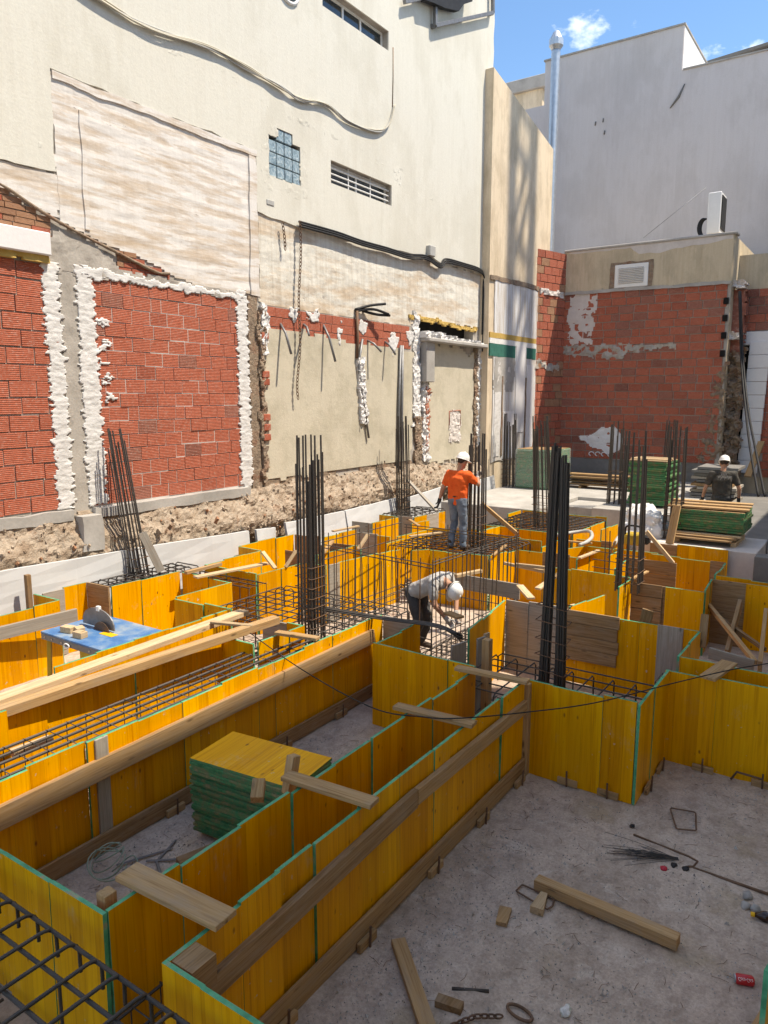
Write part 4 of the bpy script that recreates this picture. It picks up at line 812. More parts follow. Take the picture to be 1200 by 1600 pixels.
plank(430, 888, 410, 862, 1.02, 1.3, .08, .03, 'pale_timber', 'short pale strut leaning left on the sunlit formwork', d1=.1, name='strut')
plank(446, 886, 463, 860, 1.0, 1.3, .07, .03, 'pale_timber', 'short pale strut leaning right on the sunlit formwork', d1=.1, name='strut')
plank(252, 893, 222, 832, 1.0, 1.5, .13, .025, 'grey_board', 'grey board leaning against the rebar column by the foam boards', 'board', d1=-.1, name='leaning_board', up=(.5, .8, 0))
plank(682, 798, 637, 750, 1.0, 1.6, .12, .04, 'grey_board', 'grey timber brace leaning on the rebar column near the left wall', 'brace', d1=.3, name='brace')
plank(808, 834, 752, 786, 1.02, 1.6, .11, .07, 'timber', 'timber brace sloping down from the column the worker grips', 'brace', d1=.1, name='brace')
plank(1052, 880, 1010, 830, 1.0, 1.6, .10, .06, 'pale_timber', 'pale timber brace sloping from the ribbed rebar column', 'brace', d1=.1, name='brace')
plank(1046, 850, 1058, 790, .98, 1.6, .17, .03, 'timber', 'wide board standing against the rebar column by the white sack', 'board', d1=.1, name='leaning_board', up=(1, -.4, 0))
plank(1168, 745, 1190, 690, 1.3, 2.2, .2, .06, 'timber', 'long plank propped up beside the white block pillar', 'plank', d1=.4)
plank(1012, 893, 985, 905, .9, .9, .05, .03, 'timber', 'short stick lying by the ribbed column base')
plank(840, 920, 862, 905, 1.0, 1.05, .09, .03, 'pale_timber', 'pale offcut resting beyond the weathered board shutter')
plank(812, 915, 830, 935, 1.02, .98, .11, .03, 'pale_timber', 'square pale offcut beside the starter-bar cage')
plank(712, 900, 752, 892, .98, 1.0, .08, .05, 'pale_timber', 'pale timber in the cage corner beyond the bent worker')
plank(700, 905, 812, 925, .86, .86, .03, .24, 'grey_board', 'long grey board on edge behind the starter-bar cage', 'board')
plank(698, 957, 720, 965, 1.03, 1.03, .12, .03, 'timber', 'thin board end projecting by the bent worker\'s hands')
plank(788, 880, 850, 893, .93, .93, .05, .05, 'pale_timber', 'lower pale spreader between the far yellow panels', 'timber', 'pale spreaders')
plank(806, 882, 860, 888, 1.0, 1.0, .05, .05, 'pale_timber', 'upper pale spreader between the far yellow panels', 'timber', 'pale spreaders')
plank(1105, 1060, 1140, 1035, 1.03, 1.05, .16, .03, 'timber', 'short plank bridging the narrow right-hand trench')
plank(895, 945, 868, 975, .95, .6, .10, .03, 'pale_timber', 'pale plank slanting behind the thick dark rebar column')
o = beam('plank', (9.30, 2.42, .3), (9.26, 2.28, 1.14), .14, .03, 'old_board', up=(1, 0, 0)); tag(o, 'brown board end sticking up behind the grey end board', 'board')
def lean(u0, v0, z0, u1, v1, X1, w, h, mat, label, cat='brace'):
    o = beam('brace', pz(u0, v0, z0), pX(u1, v1, X1), w, h, mat); tag(o, label, cat)
lean(1180, 1035, .5, 1107, 945, 11.7, .06, .06, 'timber', 'thin timber brace slanting down to the right in the right-hand pit')
lean(1195, 1015, .5, 1110, 955, 11.9, .05, .05, 'old_board', 'second thin brace behind the slanting one in the right-hand pit')
lean(1135, 1025, .3, 1156, 945, 11.8, .05, .20, 'old_board', 'brown board leaning on the right-hand pit formwork')
lean(1187, 1045, .45, 1196, 960, 11.6, .05, .2, 'timber', 'lighter wide board leaning on the right-hand pit formwork')
plank(1108, 1020, 1178, 1040, .92, .90, .03, .13, 'grey_board', 'grey edge board across the right-hand pit', 'board')
plank(1096, 1012, 1102, 960, .8, 1.2, .09, .03, 'old_board', 'dark pointed offcut standing at the right-hand footing corner', 'offcut', d1=.1, name='offcut')

# ------------------------------------------------ foam boards along the bank
def foam(x0, x1, z0, z1, y, tilt, label):
    c = Vector(((x0+x1)/2, y, .45)); V = [Vector(p)-c for p in ((x0, y-.03, .45), (x1, y-.03, .45), (x1, y+.03, .45), (x0, y+.03, .45), (x0, y-.03+tilt, z0), (x1, y-.03+tilt, z1), (x1, y+.03+tilt, z1), (x0, y+.03+tilt, z0))]
    bm = bmesh.new(); me = mesh('foam', V, BF, 'foam'); bm.from_mesh(me); bmesh.ops.subdivide_edges(bm, edges=bm.edges[:], cuts=5, use_grid_fill=True)
    for v in bm.verts:
        w = v.co+c; v.co.y += .03*fr(w.x*1.5, w.z*1.5, 5); v.co.z += .012*fr(w.x*6, w.y, 3)
    bm.to_mesh(me); bm.free(); o = add('foam_board', me, None, c); tag(o, label, 'foam board', 'white foam boards along the earth bank')
foam(2.2, 7.25, 1.46, 1.33, 9.97, .06, 'long white foam board behind the saw table')
foam(7.22, 10.1, 1.33, 1.22, 10.0, .05, 'long white foam board right behind the first rebar column')
foam(10.32, 10.86, 1.2, 1.17, 10.02, .04, 'short white foam board between two long ones')
foam(11.2, 13.2, 1.21, 1.2, 9.98, .10, 'tilted white foam board with a rounded corner at the bank')
foam(13.24, 15.36, 1.2, 1.25, 9.94, .14, 'bowed white foam board ending at the leaning grey timber')
foam(15.9, 17.6, 1.2, 1.3, 9.97, .08, 'white foam board behind the orange-shirted worker')
foam(18.1, 20.9, 1.22, 1.32, 9.95, .10, 'white foam board lying beside the concrete blocks')

# ------------------------------------------------ concrete already cast at the back
def conc(label, a, b, mat='concrete'):
    o = box('concrete_footing', a, b, mat, None, .012); return tag(o, label, 'concrete')
conc('cast concrete footing block below the far party wall', (16.98, 7.0, 0), (20.0, 9.7, 1.0))
conc('cast concrete footing carrying the wrapped green stack', (20.01, 6.0, 0), (25.45, 9.75, .995))
conc('cast concrete footing carrying the ragged green stack', (18.15, 3.9, 0), (25.45, 5.99, 1.0))
conc('narrow cast concrete step between the two back footings', (18.7, 6.0, 0), (20.0, 6.99, .9))
conc('white-topped concrete edge under the low green stack', (14.55, 1.75, 0), (16.1, 3.88, .98), 'pale_plaster')
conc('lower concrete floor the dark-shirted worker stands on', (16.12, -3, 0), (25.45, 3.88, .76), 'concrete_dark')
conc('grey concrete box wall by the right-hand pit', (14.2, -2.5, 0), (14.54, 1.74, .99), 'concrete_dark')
conc('concrete block with rebar beside the low green stack', (15.9, .4, .0), (18.5, 1.74, 1.12), 'concrete')
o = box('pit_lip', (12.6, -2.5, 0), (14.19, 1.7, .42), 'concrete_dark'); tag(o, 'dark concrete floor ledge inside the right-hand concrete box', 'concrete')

# ------------------------------------------------ stacks
def stack(label, x0, x1, y0, y1, z, n, t, top='green_stack', rotz=0, mats=('green_stack',), jit=.02, group=None, toplay=0, flat='yellow_flat'):
    c = Vector(((x0+x1)/2, (y0+y1)/2, z)); T = thing('panel_stack', label, 'panel stack', c, group)
    w, l = x1-x0, y1-y0; me = {}
    for i in range(n):
        k = (random.choice(mats), i == n-1)
        if k not in me: me[k] = mesh('panel', boxv((-w/2, -l/2, 0), (w/2, l/2, t*.86)), BF, [k[0], flat if k[1] else k[0]], [1, 1, 0, 0, 0, 0])
        add('panel', me[k], T, c+Vector((random.uniform(-jit, jit), random.uniform(-jit, jit), i*t)), Quaternion((0, 0, 1), rotz+random.uniform(-.012, .012)))
    for i in range(toplay): beam('board', c+Vector((-w/2+.1*i, -l/2, n*t+.02+.03*(i % 2))), c+Vector((-w/2+.1*i+.05, l/2, n*t+.02+.03*(i % 2))), .1, .025, 'pale_timber', T)
    return T
T = stack('stack of yellow-faced panels with green edges standing in the front pit', 3.98, 4.55, 3.63, 4.70, .09, 24, .0275, rotz=.10, jit=.013)
for x in (4.05, 4.45): beam('bearer', (x, 3.7, .045), (x, 4.65, .045), .09, .08, 'old_board', T)
o = beam('timber_block', (3.55, 4.42, .05), (3.92, 4.28, .06), .10, .10, 'old_board'); tag(o, 'dark timber offcut on the pit floor against the panel stack', 'timber block')
T = stack('tall green panel stack wrapped in clear film by the party wall', 20.9, 22.2, 8.1, 9.3, 1.0, 24, .05, flat='old_board', jit=.008)
m = weathered('film', [(.50, .62, .55), (.70, .78, .74)], ns=5, rough=.18, bump=.6, bs=9, bd=.03, rand=0, fine=.05, spec=.7)
fb = m.node_tree.nodes['Principled BSDF'] if 'Principled BSDF' in m.node_tree.nodes else [n for n in m.node_tree.nodes if n.type == 'BSDF_PRINCIPLED'][0]; fb.inputs['Alpha'].default_value = .22
box('film_wrap', (20.86, 8.06, 1.02), (22.24, 9.34, 2.18), 'film', T, .03)
stack('ragged green-edged panel stack with loose boards on top by the brick wall', 19.0, 20.3, 4.42, 5.35, 1.06, 22, .05, flat='old_board', jit=.05, toplay=8)
T = stack('low long green panel stack with brown planks on top in front of the dark-shirted worker', 15.0, 16.0, 2.05, 3.32, 1.22, 9, .045, flat='old_board', jit=.02)
for i in range(3): beam('plank', (15.1+.2*i, 3.45, 1.66+.03*i), (15.2+.2*i, 2.0, 1.66+.03*i), .18, .03, 'timber', T)
for y in (2.2, 3.2): beam('bearer', (14.9, y, 1.02), (16, y, 1.02), .09, .09, 'pale_timber', T)
for i in range(3): beam('lower_board', (14.86+.1*i, 3.3, 1.1+.035*i), (14.86+.1*i, 2.2-.06*i, 1.1+.035*i), .3, .03, 'pale_timber' if i == 2 else 'old_board', T)
T = thing('board_pile', 'flat pile of brown boards lying before the shaded brick wall', 'board pile', (22.5, 6.6, 1.0))
for i in range(5): beam('board', (22.0+.15*(i % 3), 8.0+random.uniform(-.2, .2), 1.12+.07*i), (22.0+.15*(i % 3), 5.5+random.uniform(-.3, .3), 1.12+.07*i), .3, .05, random.choice(('timber', 'old_board', 'old_board')), T)
for y in (7.6, 5.9): beam('bearer', (21.8, y, 1.04), (22.6, y, 1.04), .08, .08, 'old_board', T)
T = thing('slate_pile', 'pile of thin grey slabs stacked behind the dark-shirted worker', 'slab pile', (22, 3.3, .76))
for i in range(12): box('slab', (21.6+random.uniform(-.08, .08), 4.3+random.uniform(-.1, .1), .80+.09*i), (22.8, 3.3+random.uniform(-.2, .2), .80+.09*i+.07), random.choice(('grey_board', 'concrete_dark', 'old_board')), T)
# white sack
def blob(name, c, r, mat, seed, amp=.3, parent=None, sub=4):
    bm = bmesh.new(); bmesh.ops.create_icosphere(bm, subdivisions=sub, radius=1)
    for v in bm.verts:
        n = v.co.normalized(); k = 1+amp*fr(n.x*1.6, n.y*1.6, n.z*1.6+seed)+amp*.4*fr(n.x*5, n.y*5, n.z*5+seed)
        v.co = Vector((n.x*r[0], n.y*r[1], max(-r[2]*.7, n.z*r[2])))*k
    me = bpy.data.meshes.new(name); bm.to_mesh(me); bm.free(); me.materials.append(MAT[mat]); me.polygons.foreach_set('use_smooth', [True]*len(me.polygons))
    return add(name, me, parent, c)
o = blob('white_sack', (15.3, 3.95, 1.16), (.42, .46, .42), 'white_bag', 3, .28, sub=5); tag(o, 'crumpled white sack slumped behind the rebar column and board', 'sack')
T = thing('generator', 'small yellow and black power tool on the formwork beside the white sack', 'tool', (14.0, 3.75, 1.0))
box('body', (13.9, 3.62, 1.0), (14.2, 3.95, 1.22), 'machine_yellow', T, .03); box('motor', (13.95, 3.5, 1.03), (14.15, 3.62, 1.2), 'black_rubber', T, .03)
tube('handle', spline([(13.92, 3.62, 1.2), (13.92, 3.65, 1.36), (13.92, 3.9, 1.36), (13.92, 3.93, 1.2)], 5), .018, 'black_rubber', T, 6)
for pts, lb in ((((905, 852), (918, 846), (925, 838), (920, 830), (895, 832), (870, 836)), 'grey flexible hose looping over the far formwork edge'), (((960, 850), (968, 838), (980, 832), (996, 833)), 'grey hose end arching beside the thin starter bars')):
    o = tube('hose', spline([pz(u, v, 1.08+.06*math.sin(i)) for i, (u, v) in enumerate(pts)], 6), .035, 'grey_plastic', None, 8); tag(o, lb, 'hose')

# ================================================================== REINFORCEMENT
def column(label, x, y, z0, zt, w, d, n, r=.011, lean=(0, 0), tall=.35, tie_z=None, taper=.8, rib=0):
    T = thing('rebar_column', label, 'rebar column', (x, y, z0)); pts = []
    per = 2*(w+d)
    for i in range(n):
        s = per*i/n
        if s < w: q = (-w/2+s, -d/2)
        elif s < w+d: q = (w/2, -d/2+s-w)
        elif s < 2*w+d: q = (w/2-(s-w-d), d/2)
        else: q = (-w/2, d/2-(s-2*w-d))
        pts.append(q)
    for i, (a, b) in enumerate(pts):
        h = zt-(tall*random.random() if i % 2 else 0)-(tall if i % 3 == 0 else 0)*random.random()
        f = (h-z0)
        bar('bar', (x+a, y+b, z0), (x+a*taper+lean[0]*f+random.uniform(-.015, .015), y+b*taper+lean[1]*f+random.uniform(-.015, .015), h), r, 'steel', T)
    for z in (tie_z or [z0+.15*k+.1 for k in range(6)]):
        e = .012; f = (z-z0)
        pl = [(x+sx*(w/2+e)*1+lean[0]*f, y+sy*(d/2+e)+lean[1]*f, z+random.uniform(-.012, .012)) for sx, sy in ((-1, -1), (1, -1), (1, 1), (-1, 1))]
        tube('stirrup', pl, .006, 'rust', T, 5, True)
    return T
column('first rebar column leaning a little by the foam boards', 7.45, 9.82, .5, 3.28, .26, .22, 12, .012, (-.05, .12), .3)
column('tall dense centre rebar column behind the second trench', 6.98, 5.86, .1, 3.32, .27, .25, 18, .012, (0, .0), .5, [.9+.13*k for k in range(7)], .92)
# thick dark column: two bundles
T = thing('rebar_column', 'thick dark rebar column made of two tight bundles in the front footing', 'rebar column', (7.2, 2.72, .05))
for s, (bx, by) in enumerate(((7.18, 2.82), (7.22, 2.63))):
    for i in range(11):
        a = i*2*math.pi/11; rr = .05 if i % 2 else .03
        bar('bar', (bx+rr*math.cos(a), by+rr*math.sin(a), .05), (7.22+.8*rr*math.cos(a), 2.73+(by-2.73)*.5+.8*rr*math.sin(a), 3.32-random.random()*.12-(.12*s)), .0125, 'steel', T)
for z in (.55, .72, .9, 1.08, 1.25, 1.45, 1.62): tube('stirrup', [(7.2+sx*.085, 2.73+sy*.165, z+random.uniform(-.02, .02)) for sx, sy in ((-1, -1), (1, -1), (1, 1), (-1, 1))], .006, 'rust', T, 5, True)
column('rebar column beside the leaning grey timber near the scratch coat', 15.28, 9.8, .8, 3.3, .24, .26, 12, .014, (0, .02), .3)
column('rebar column that the orange-shirted worker grips', 12.38, 6.30, .7, 3.10, .3, .28, 12, .015, (0, 0), .25)
column('rebar column on the concrete footing in front of the party wall', 21.0, 9.55, 1.0, 3.25, .38, .36, 14, .016, (0, .02), .4)
column('rebar column rising from the boxed mat in front of the wrapped stack', 15.15, 6.05, .75, 3.36, .34, .34, 14, .014, (.0, .06), .3)
column('ribbed rebar column with a timber brace in the right-hand footing', 11.15, 3.05, .85, 3.28, .30, .34, 14, .013, (0, 0), .5, [1.0, 1.18, 1.36])
column('rebar column beside the white sack and wide board', 15.15, 3.35, .9, 3.2, .26, .34, 12, .016, (0, 0), .4)
column('rebar column on the back footing behind the ribbed one', 19.2, 5.75, 1.0, 3.15, .3, .32, 10, .016, (0, 0), .3)
column('thin cluster of starter bars behind the ragged green stack', 22.6, 5.2, 1.0, 3.1, .3, .35, 6, .018, (0, 0), .1)
column('rebar column on the block at the far right', 16.6, 1.35, 1.1, 3.0, .3, .3, 10, .016, (0, 0), .4)

def mat_cage(label, x0, x1, y0, y1, z, sx, sy, r=.009, hooks=True, low=True):
    T = thing('rebar_mat', label, 'rebar mat', ((x0+x1)/2, (y0+y1)/2, .05))
    n = int((x1-x0)/sx)
    for i in range(n+1):
        x = x0+(x1-x0)*i/max(1, n)+random.uniform(-.015, .015)
        P = [(x, y0, z-.35), (x, y0, z-.04), (x, y0+.05, z), (x, y1-.05, z+random.uniform(-.01, .01)), (x, y1, z-.04), (x, y1, z-.35)]
        tube('bar', P, r, 'steel', T, 6)
        if low: bar('bar', (x, y0, .10), (x, y1, .10), r, 'steel', T, 5)
    n = int((y1-y0)/sy)
    for i in range(n+1):
        y = y0+(y1-y0)*i/max(1, n)+random.uniform(-.015, .015)
        P = [(x0, y, z-.33), (x0, y, z-.06), (x0+.05, y, z-.02), (x1-.05, y, z-.02+random.uniform(-.01, .01)), (x1, y, z-.06), (x1, y, z-.33)]
        tube('bar', P, r, 'steel', T, 6)
        if low: bar('bar', (x0, y, .12), (x1, y, .12), r, 'steel', T, 5)
    return T
mat_cage('rebar mat around the first column by the foam boards', 6.52, 8.2, 9.30, 9.90, .98, .16, .15, .011)
mat_cage('rebar mat around the tall dense centre column', 6.74, 8.4, 5.28, 7.6, .86, .19, .18, .009)
mat_cage('rebar mat in the front footing under the thick dark column', 6.80, 7.95, 1.80, 3.7, .68, .2, .22, .009)
mat_cage('rebar mat under the orange-shirted worker\'s boots', 11.55, 13.35, 5.6, 7.75, .965, .17, .17, .011)
mat_cage('rebar mat in the yellow box before the concrete blocks', 14.48, 16.8, 5.2, 7.25, .95, .19, .19, .013)
mat_cage('rebar mat on the footing near the leaning grey timber', 14.4, 15.9, 8.95, 9.85, 1.0, .2, .2, .012)
mat_cage('low rebar mat where the grey-shirted worker bends', 7.7, 11.1, 4.3, 5.15, .22, .15, .13, .008, low=False)
def beam_cage(label, x0, x1, y0, y1, z0, z1, axis='x', step=.2, nb=3, r=.008):
    T = thing('beam_cage', label, 'rebar cage', (x0, y0, z0))
    L = (x1-x0) if axis == 'x' else (y1-y0)
    for k in range(nb):
        f = k/(nb-1)
        for z in (z0, z1):
            if axis == 'x': bar('bar', (x0, y0+(y1-y0)*f, z), (x1, y0+(y1-y0)*f, z), r, 'steel', T, 6)
            else: bar('bar', (x0+(x1-x0)*f, y0, z), (x0+(x1-x0)*f, y1, z), r, 'steel', T, 6)
    for i in range(int(L/step)+1):
        s = i*step+random.uniform(-.015, .015); e = .012
        if axis == 'x': P = [(x0+s, y0-e, z0-e), (x0+s, y1+e, z0-e), (x0+s, y1+e, z1+e), (x0+s, y0-e, z1+e)]
        else: P = [(x0-e, y0+s, z0-e), (x1+e, y0+s, z0-e), (x1+e, y0+s, z1+e), (x0-e, y0+s, z1+e)]
        tube('stirrup', P, .005, 'steel', T, 5, True)
    return T
beam_cage('beam rebar cage lying in the second trench under the timbers', 2.0, 6.6, 5.45, 5.92, .3, .86, nb=5, r=.015)
beam_cage('beam rebar cage deep in the front trench', 1.8, 6.9, 2.9, 3.2, .12, .42, nb=3, r=.010)
beam_cage('beam rebar cage in the cross trench beside the centre footing', 7.85, 8.2, 7.8, 9.3, .3, .9, 'y', nb=3, r=.010)
beam_cage('beam rebar cage in the narrow right-hand trench', 7.78, 8.08, -1.2, 1.8, .2, .78, 'y', nb=3, r=.010)
# wall starter-bar cage (pit walls)
T = thing('starter_bar_cage', 'tall open cage of thin vertical starter bars around the bent worker', 'rebar cage', (9.6, 5.9, .1))
def side(p, q, n, zt, rails):
    p = Vector((*p, 0)); q = Vector((*q, 0))
    for i in range(n):
        c = p.lerp(q, i/(n-1)); h = zt+random.uniform(-.04, .10)
        bar('bar', (c.x, c.y, .1), (c.x+random.uniform(-.04, .04), c.y+random.uniform(-.04, .04), h), .008, 'rust' if random.random() < .3 else 'steel', T, 5)
    for z in rails: bar('rail', (p.x, p.y, z), (q.x, q.y, z), .008, 'steel', T, 5)
side((8.6, 7.0), (10.8, 6.96), 14, 1.66, (1.58, 1.30, .45, .32)); side((8.3, 4.86), (10.75, 4.70), 21, 1.62, (1.6, 1.56, .4, .55))
side((8.35, 4.9), (8.6, 6.95), 11, 1.55, (1.55, 1.5, .5, .35)); side((10.8, 4.75), (10.8, 6.9), 8, 1.55, (1.5, 1.55, .4))
side((8.7, 6.7), (10.6, 6.65), 12, 1.1, (.5, .38, .25))
T = thing('starter_bar_grid', 'thin upright starter bars with cross wires beside the ribbed column', 'rebar grid', (12.0, 4.0, .7))
for i, (u, zt) in enumerate(((945, 1.75), (952, 1.65), (965, 1.72), (970, 1.6), (982, 1.7))):
    p = pz(u, 896, .95); bar('bar', (p.x, p.y, .7), (p.x, p.y+.02, zt), .009, 'steel', T, 5)
for z in (1.0, 1.13, 1.27): a = pz(925, 890, .95); b = pz(990, 900, .95); bar('rail', (a.x, a.y, z), (b.x, b.y, z), .007, 'steel', T, 5)
T = thing('bar_bundle', 'bundle of long dark steel bars lying across the formwork before the bent worker', 'steel bars', pz(480, 948, 1.04))
for i in range(10):
    a = pz(482+random.uniform(-12, 12), 948, 1.04+.012*(i % 3))+Vector((.018*(i % 4), 0, 0)); b = pz(718+random.uniform(-6, 6), 984, 1.04+.012*(i % 3))+Vector((.018*(i % 4), 0, 0))
    m = a.lerp(b, .85); tube('bar', spline([a, a.lerp(b, .5)+Vector((0, 0, -.01)), m, b+Vector((0, 0, -.05-.03*(i % 4)))], 4), .010, 'steel', T, 6)
# -- foreground footing mat with hooked, ribbed bars
T = thing('rebar_mat', 'near rebar mat of hooked ribbed bars in front of the yellow end panels', 'rebar mat', (1.2, 3.2, .05))
def ribbed(P, r, n=8):
    Q = [Vector(P[0])]
    for a, b in zip(P, P[1:]):
        a = Vector(a); b = Vector(b); k = max(1, int((b-a).length/.009))
        for i in range(1, k+1): Q.append(a.lerp(b, i/k))
    tube('bar', Q, r, 'steel', T, n, ribs=.13)
for i in range(15):
    y = 4.75-.2*i+random.uniform(-.012, .012); z = .925+random.uniform(-.006, .006)
    hook = [(1.92+.085*math.sin(a), y+random.uniform(-.003, .003), z-.085+.085*math.cos(a)) for a in [k*math.pi/10 for k in range(6)]]
    ribbed([(.5, y, z-.005), (1.2, y, z)]+hook+[(2.005, y, z-.2)], .010)
for x in (1.975, 1.80, 1.60, 1.40, 1.2): ribbed([(x, 5.0, .900), (x+.005, 2.0, .900)], .011)
for i in range(7): bar('bar', (.6, 4.6-.4*i, .12), (2.0, 4.6-.4*i, .12), .010, 'steel', T)
for x in (1.9, 1.5, 1.1): bar('bar', (x, 5.0, .10), (x, 1.6, .10), .010, 'steel', T)
for y in (4.0, 3.2): bar('chair_leg', (1.80, y, .05), (1.8, y, .9), .009, 'steel', T)

# ------------------------------------------------ cable across the pits
o = tube('thin_cable', spline([pz(385, 985, 1.02), pz(470, 1045, .98), pz(580, 1105, 1.0), pz(660, 1120, 1.03), pz(720, 1122, 1.07), pz(820, 1113, 1.03), pz(930, 1098, 1.05), pz(1050, 1068, 1.06), pz(1140, 1047, 1.1), pz(1215, 1034, 1.1)], 8), .006, 'black_rubber', None, 5)
tag(o, 'thin dark cable sagging across the formwork from side to side', 'cable')

# ================================================================== SAW TABLE
T = thing('saw_table', 'blue-topped site saw table on yellow legs with a grey blade guard', 'saw table', (5.22, 7.7, 0))
box('table_top', (4.80, 7.08, .93), (5.66, 8.34, .955), 'blue_top', T, .004)
rim = Multi(); rim.box((4.80, 7.09, .86), (4.815, 8.33, .93)); rim.box((5.645, 7.09, .86), (5.66, 8.33, .93)); rim.box((4.816, 7.085, .86), (5.644, 7.10, .93)); rim.box((4.816, 8.32, .86), (5.644, 8.335, .93))
rim.build('rim', 'concrete_dark', T)
beam('fence_rail', (4.80, 7.045, .93), (5.70, 7.045, .93), .035, .05, 'galvanised', T)
for y in (7.2, 7.35, 7.9, 8.1, 8.25): bar('bolt', (4.79, y, .895), (4.80, y, .895), .011, 'galvanised', T)
tube('lever_ring', [(4.785, 7.78+.05*math.cos(a), .88+.025*math.sin(a)) for a in [i*math.pi/8 for i in range(16)]], .009, 'white_plastic', T, 5, True)
for x, y in ((4.86, 8.26), (4.86, 7.16), (5.60, 8.26), (5.60, 7.16)): beam('leg', (x, y, .86), (x+(.03 if x > 5.2 else -.03), y+(.03 if y > 7.7 else -.03), 0), .05, .05, 'machine_yellow', T)
box('motor_box', (4.98, 7.3, .58), (5.3, 7.85, .85), 'machine_yellow', T, .02); box('tray', (4.9, 7.3, .22), (5.5, 8.1, .25), 'grey_steel', T)
V, F = tube_vf([(0, 0, 0), (.004, 0, 0)], .17, 28); add('blade', mesh('blade', V, F, 'rust'), T, (5.22, 7.72, .90))
g = []
for i in range(15):
    a = math.pi*i/14; g.append((.30*math.cos(a)*(1.1 if a > 1.57 else 1), .235*math.sin(a)**.75))
n = len(g); V = [(-.008, y, z) for y, z in g]+[(.008, y, z) for y, z in g]; F = [tuple(range(n)), tuple(range(2*n-1, n-1, -1))]+[(i, i+n, (i+1) % n+n, (i+1) % n) for i in range(n)]
add('blade_guard', mesh('guard', V, F, 'grey_steel'), T, (5.27, 7.86, .975)); box('guard_clip', (5.25, 7.80, 1.18), (5.29, 7.86, 1.24), 'white_plastic', T, .004)
box('blade_insert', (5.14, 7.42, .956), (5.24, 7.66, .960), 'cap_yellow', T)
for (x, y, a, w, lb) in ((4.97, 8.02, .2, .17, 'largest pale wood offcut on the blue saw table'), (5.03, 7.88, -.3, .12, 'middle pale wood offcut on the blue saw table'), (4.93, 7.72, .1, .15, 'pale wood offcut nearest the blade on the blue saw table')):
    o = add('wood_offcut', box_me((-.05, -w/2, 0), (.05, w/2, .075), 'pale_timber', .003, 'offcut'), None, (x, y, .956), Quaternion((0, 0, 1), a)); tag(o, lb, 'offcut', 'offcuts on the saw table')

# ================================================================== PEOPLE
def caps_vf(p0, p1, r0, r1, n=14, flat=1.0, fd=None):
    p0 = Vector(p0); p1 = Vector(p1); d = p1-p0; L = max(d.length, 1e-4); t = d/L; P = []; Rr = []
    for i in range(5): a = math.pi/2*i/5; P.append(p0-t*(r0*math.cos(a))); Rr.append(max(.0008, r0*math.sin(a)))
    P.append(p0); Rr.append(r0); P.append(p1); Rr.append(r1)
    for i in range(1, 6): a = math.pi/2*i/5; P.append(p1+t*(r1*math.sin(a))); Rr.append(max(.0008, r1*math.cos(a)))
    return tube_vf(P, Rr, n)
def soft(name, shapes, mat, parent, voxel=.014, fold=.0, seed=0, smooth=6, M=None):
    mm = Multi()
    for s in shapes:
        if s[0] == 'e':     # ellipsoid: centre, radii, rotation
            bm = bmesh.new(); bmesh.ops.create_uvsphere(bm, u_segments=20, v_segments=14, radius=1); q = s[3] if len(s) > 3 else Quaternion()
            V = [Vector(s[1])+q @ Vector((v.co.x*s[2][0], v.co.y*s[2][1], v.co.z*s[2][2])) for v in bm.verts]; bm.verts.index_update(); F = [tuple(v.index for v in f.verts) for f in bm.faces]; bm.free(); mm.addm(V, F)
        else: mm.addm(*caps_vf(*s))
    me = mesh(name, [M @ Vector(v) for v in mm.v], mm.f, mat)
    t = bpy.data.objects.new('t', me); COL.objects.link(t)
    if voxel:
        r = t.modifiers.new('r', 'REMESH'); r.mode = 'VOXEL'; r.voxel_size = voxel; r.use_smooth_shade = True
        s_ = t.modifiers.new('s', 'SMOOTH'); s_.iterations = smooth; s_.factor = .5
    bpy.context.view_layer.update(); dg = bpy.context.evaluated_depsgraph_get(); out = bpy.data.meshes.new_from_object(t.evaluated_get(dg)); bpy.data.objects.remove(t)
    if fold:
        ns = [v.normal.copy() for v in out.vertices]
        for v, n_ in zip(out.vertices, ns): c = v.co; v.co = c+n_*fold*(fr(c.x*7, c.y*7, c.z*11+seed)+.6*fr(c.x*19, c.y*19, c.z*14+seed))
    out.polygons.foreach_set('use_smooth', [True]*len(out.polygons)); out.materials.clear(); out.materials.append(MAT[mat])
    L = WL[parent] if parent is not None else Vector((0, 0, 0))
    out.transform(Matrix.Translation(-L)); return add(name, out, parent, L)
def hand(M, wrist, dirv, side, curl=.6, thumb=(0, 0, 1)):    # palm and five bent fingers as capsules
    w = Vector(wrist); d = Vector(dirv).normalized(); th = Vector(thumb); th = (th-d*th.dot(d)).normalized(); nrm = d.cross(th)*side
    S = []; palm = w+d*.05
    for k in range(4): a = w+th*(.028-.019*k); S.append((a+d*.01, a+d*.085, .015, .012, 8))
    for k, L in enumerate((.075, .085, .08, .06)):
        b = w+th*(.030-.020*k)+d*.088; c1 = (d*math.cos(curl*.6)+nrm*math.sin(curl*.6)); c2 = (d*math.cos(curl*1.6)+nrm*math.sin(curl*1.6)); m = b+c1*L*.5
        S.append((b, m, .0105, .0098, 8)); S.append((m, m+c2*L*.5, .0098, .0085, 8))
    b = w+th*.032+d*.02; m = b+(d*.6+th*.7+nrm*.25).normalized()*.045; S.append((b, m, .0135, .0115, 8)); S.append((m, m+(d*.8+nrm*.5).normalized()*.035, .0115, .0095, 8))
    return S
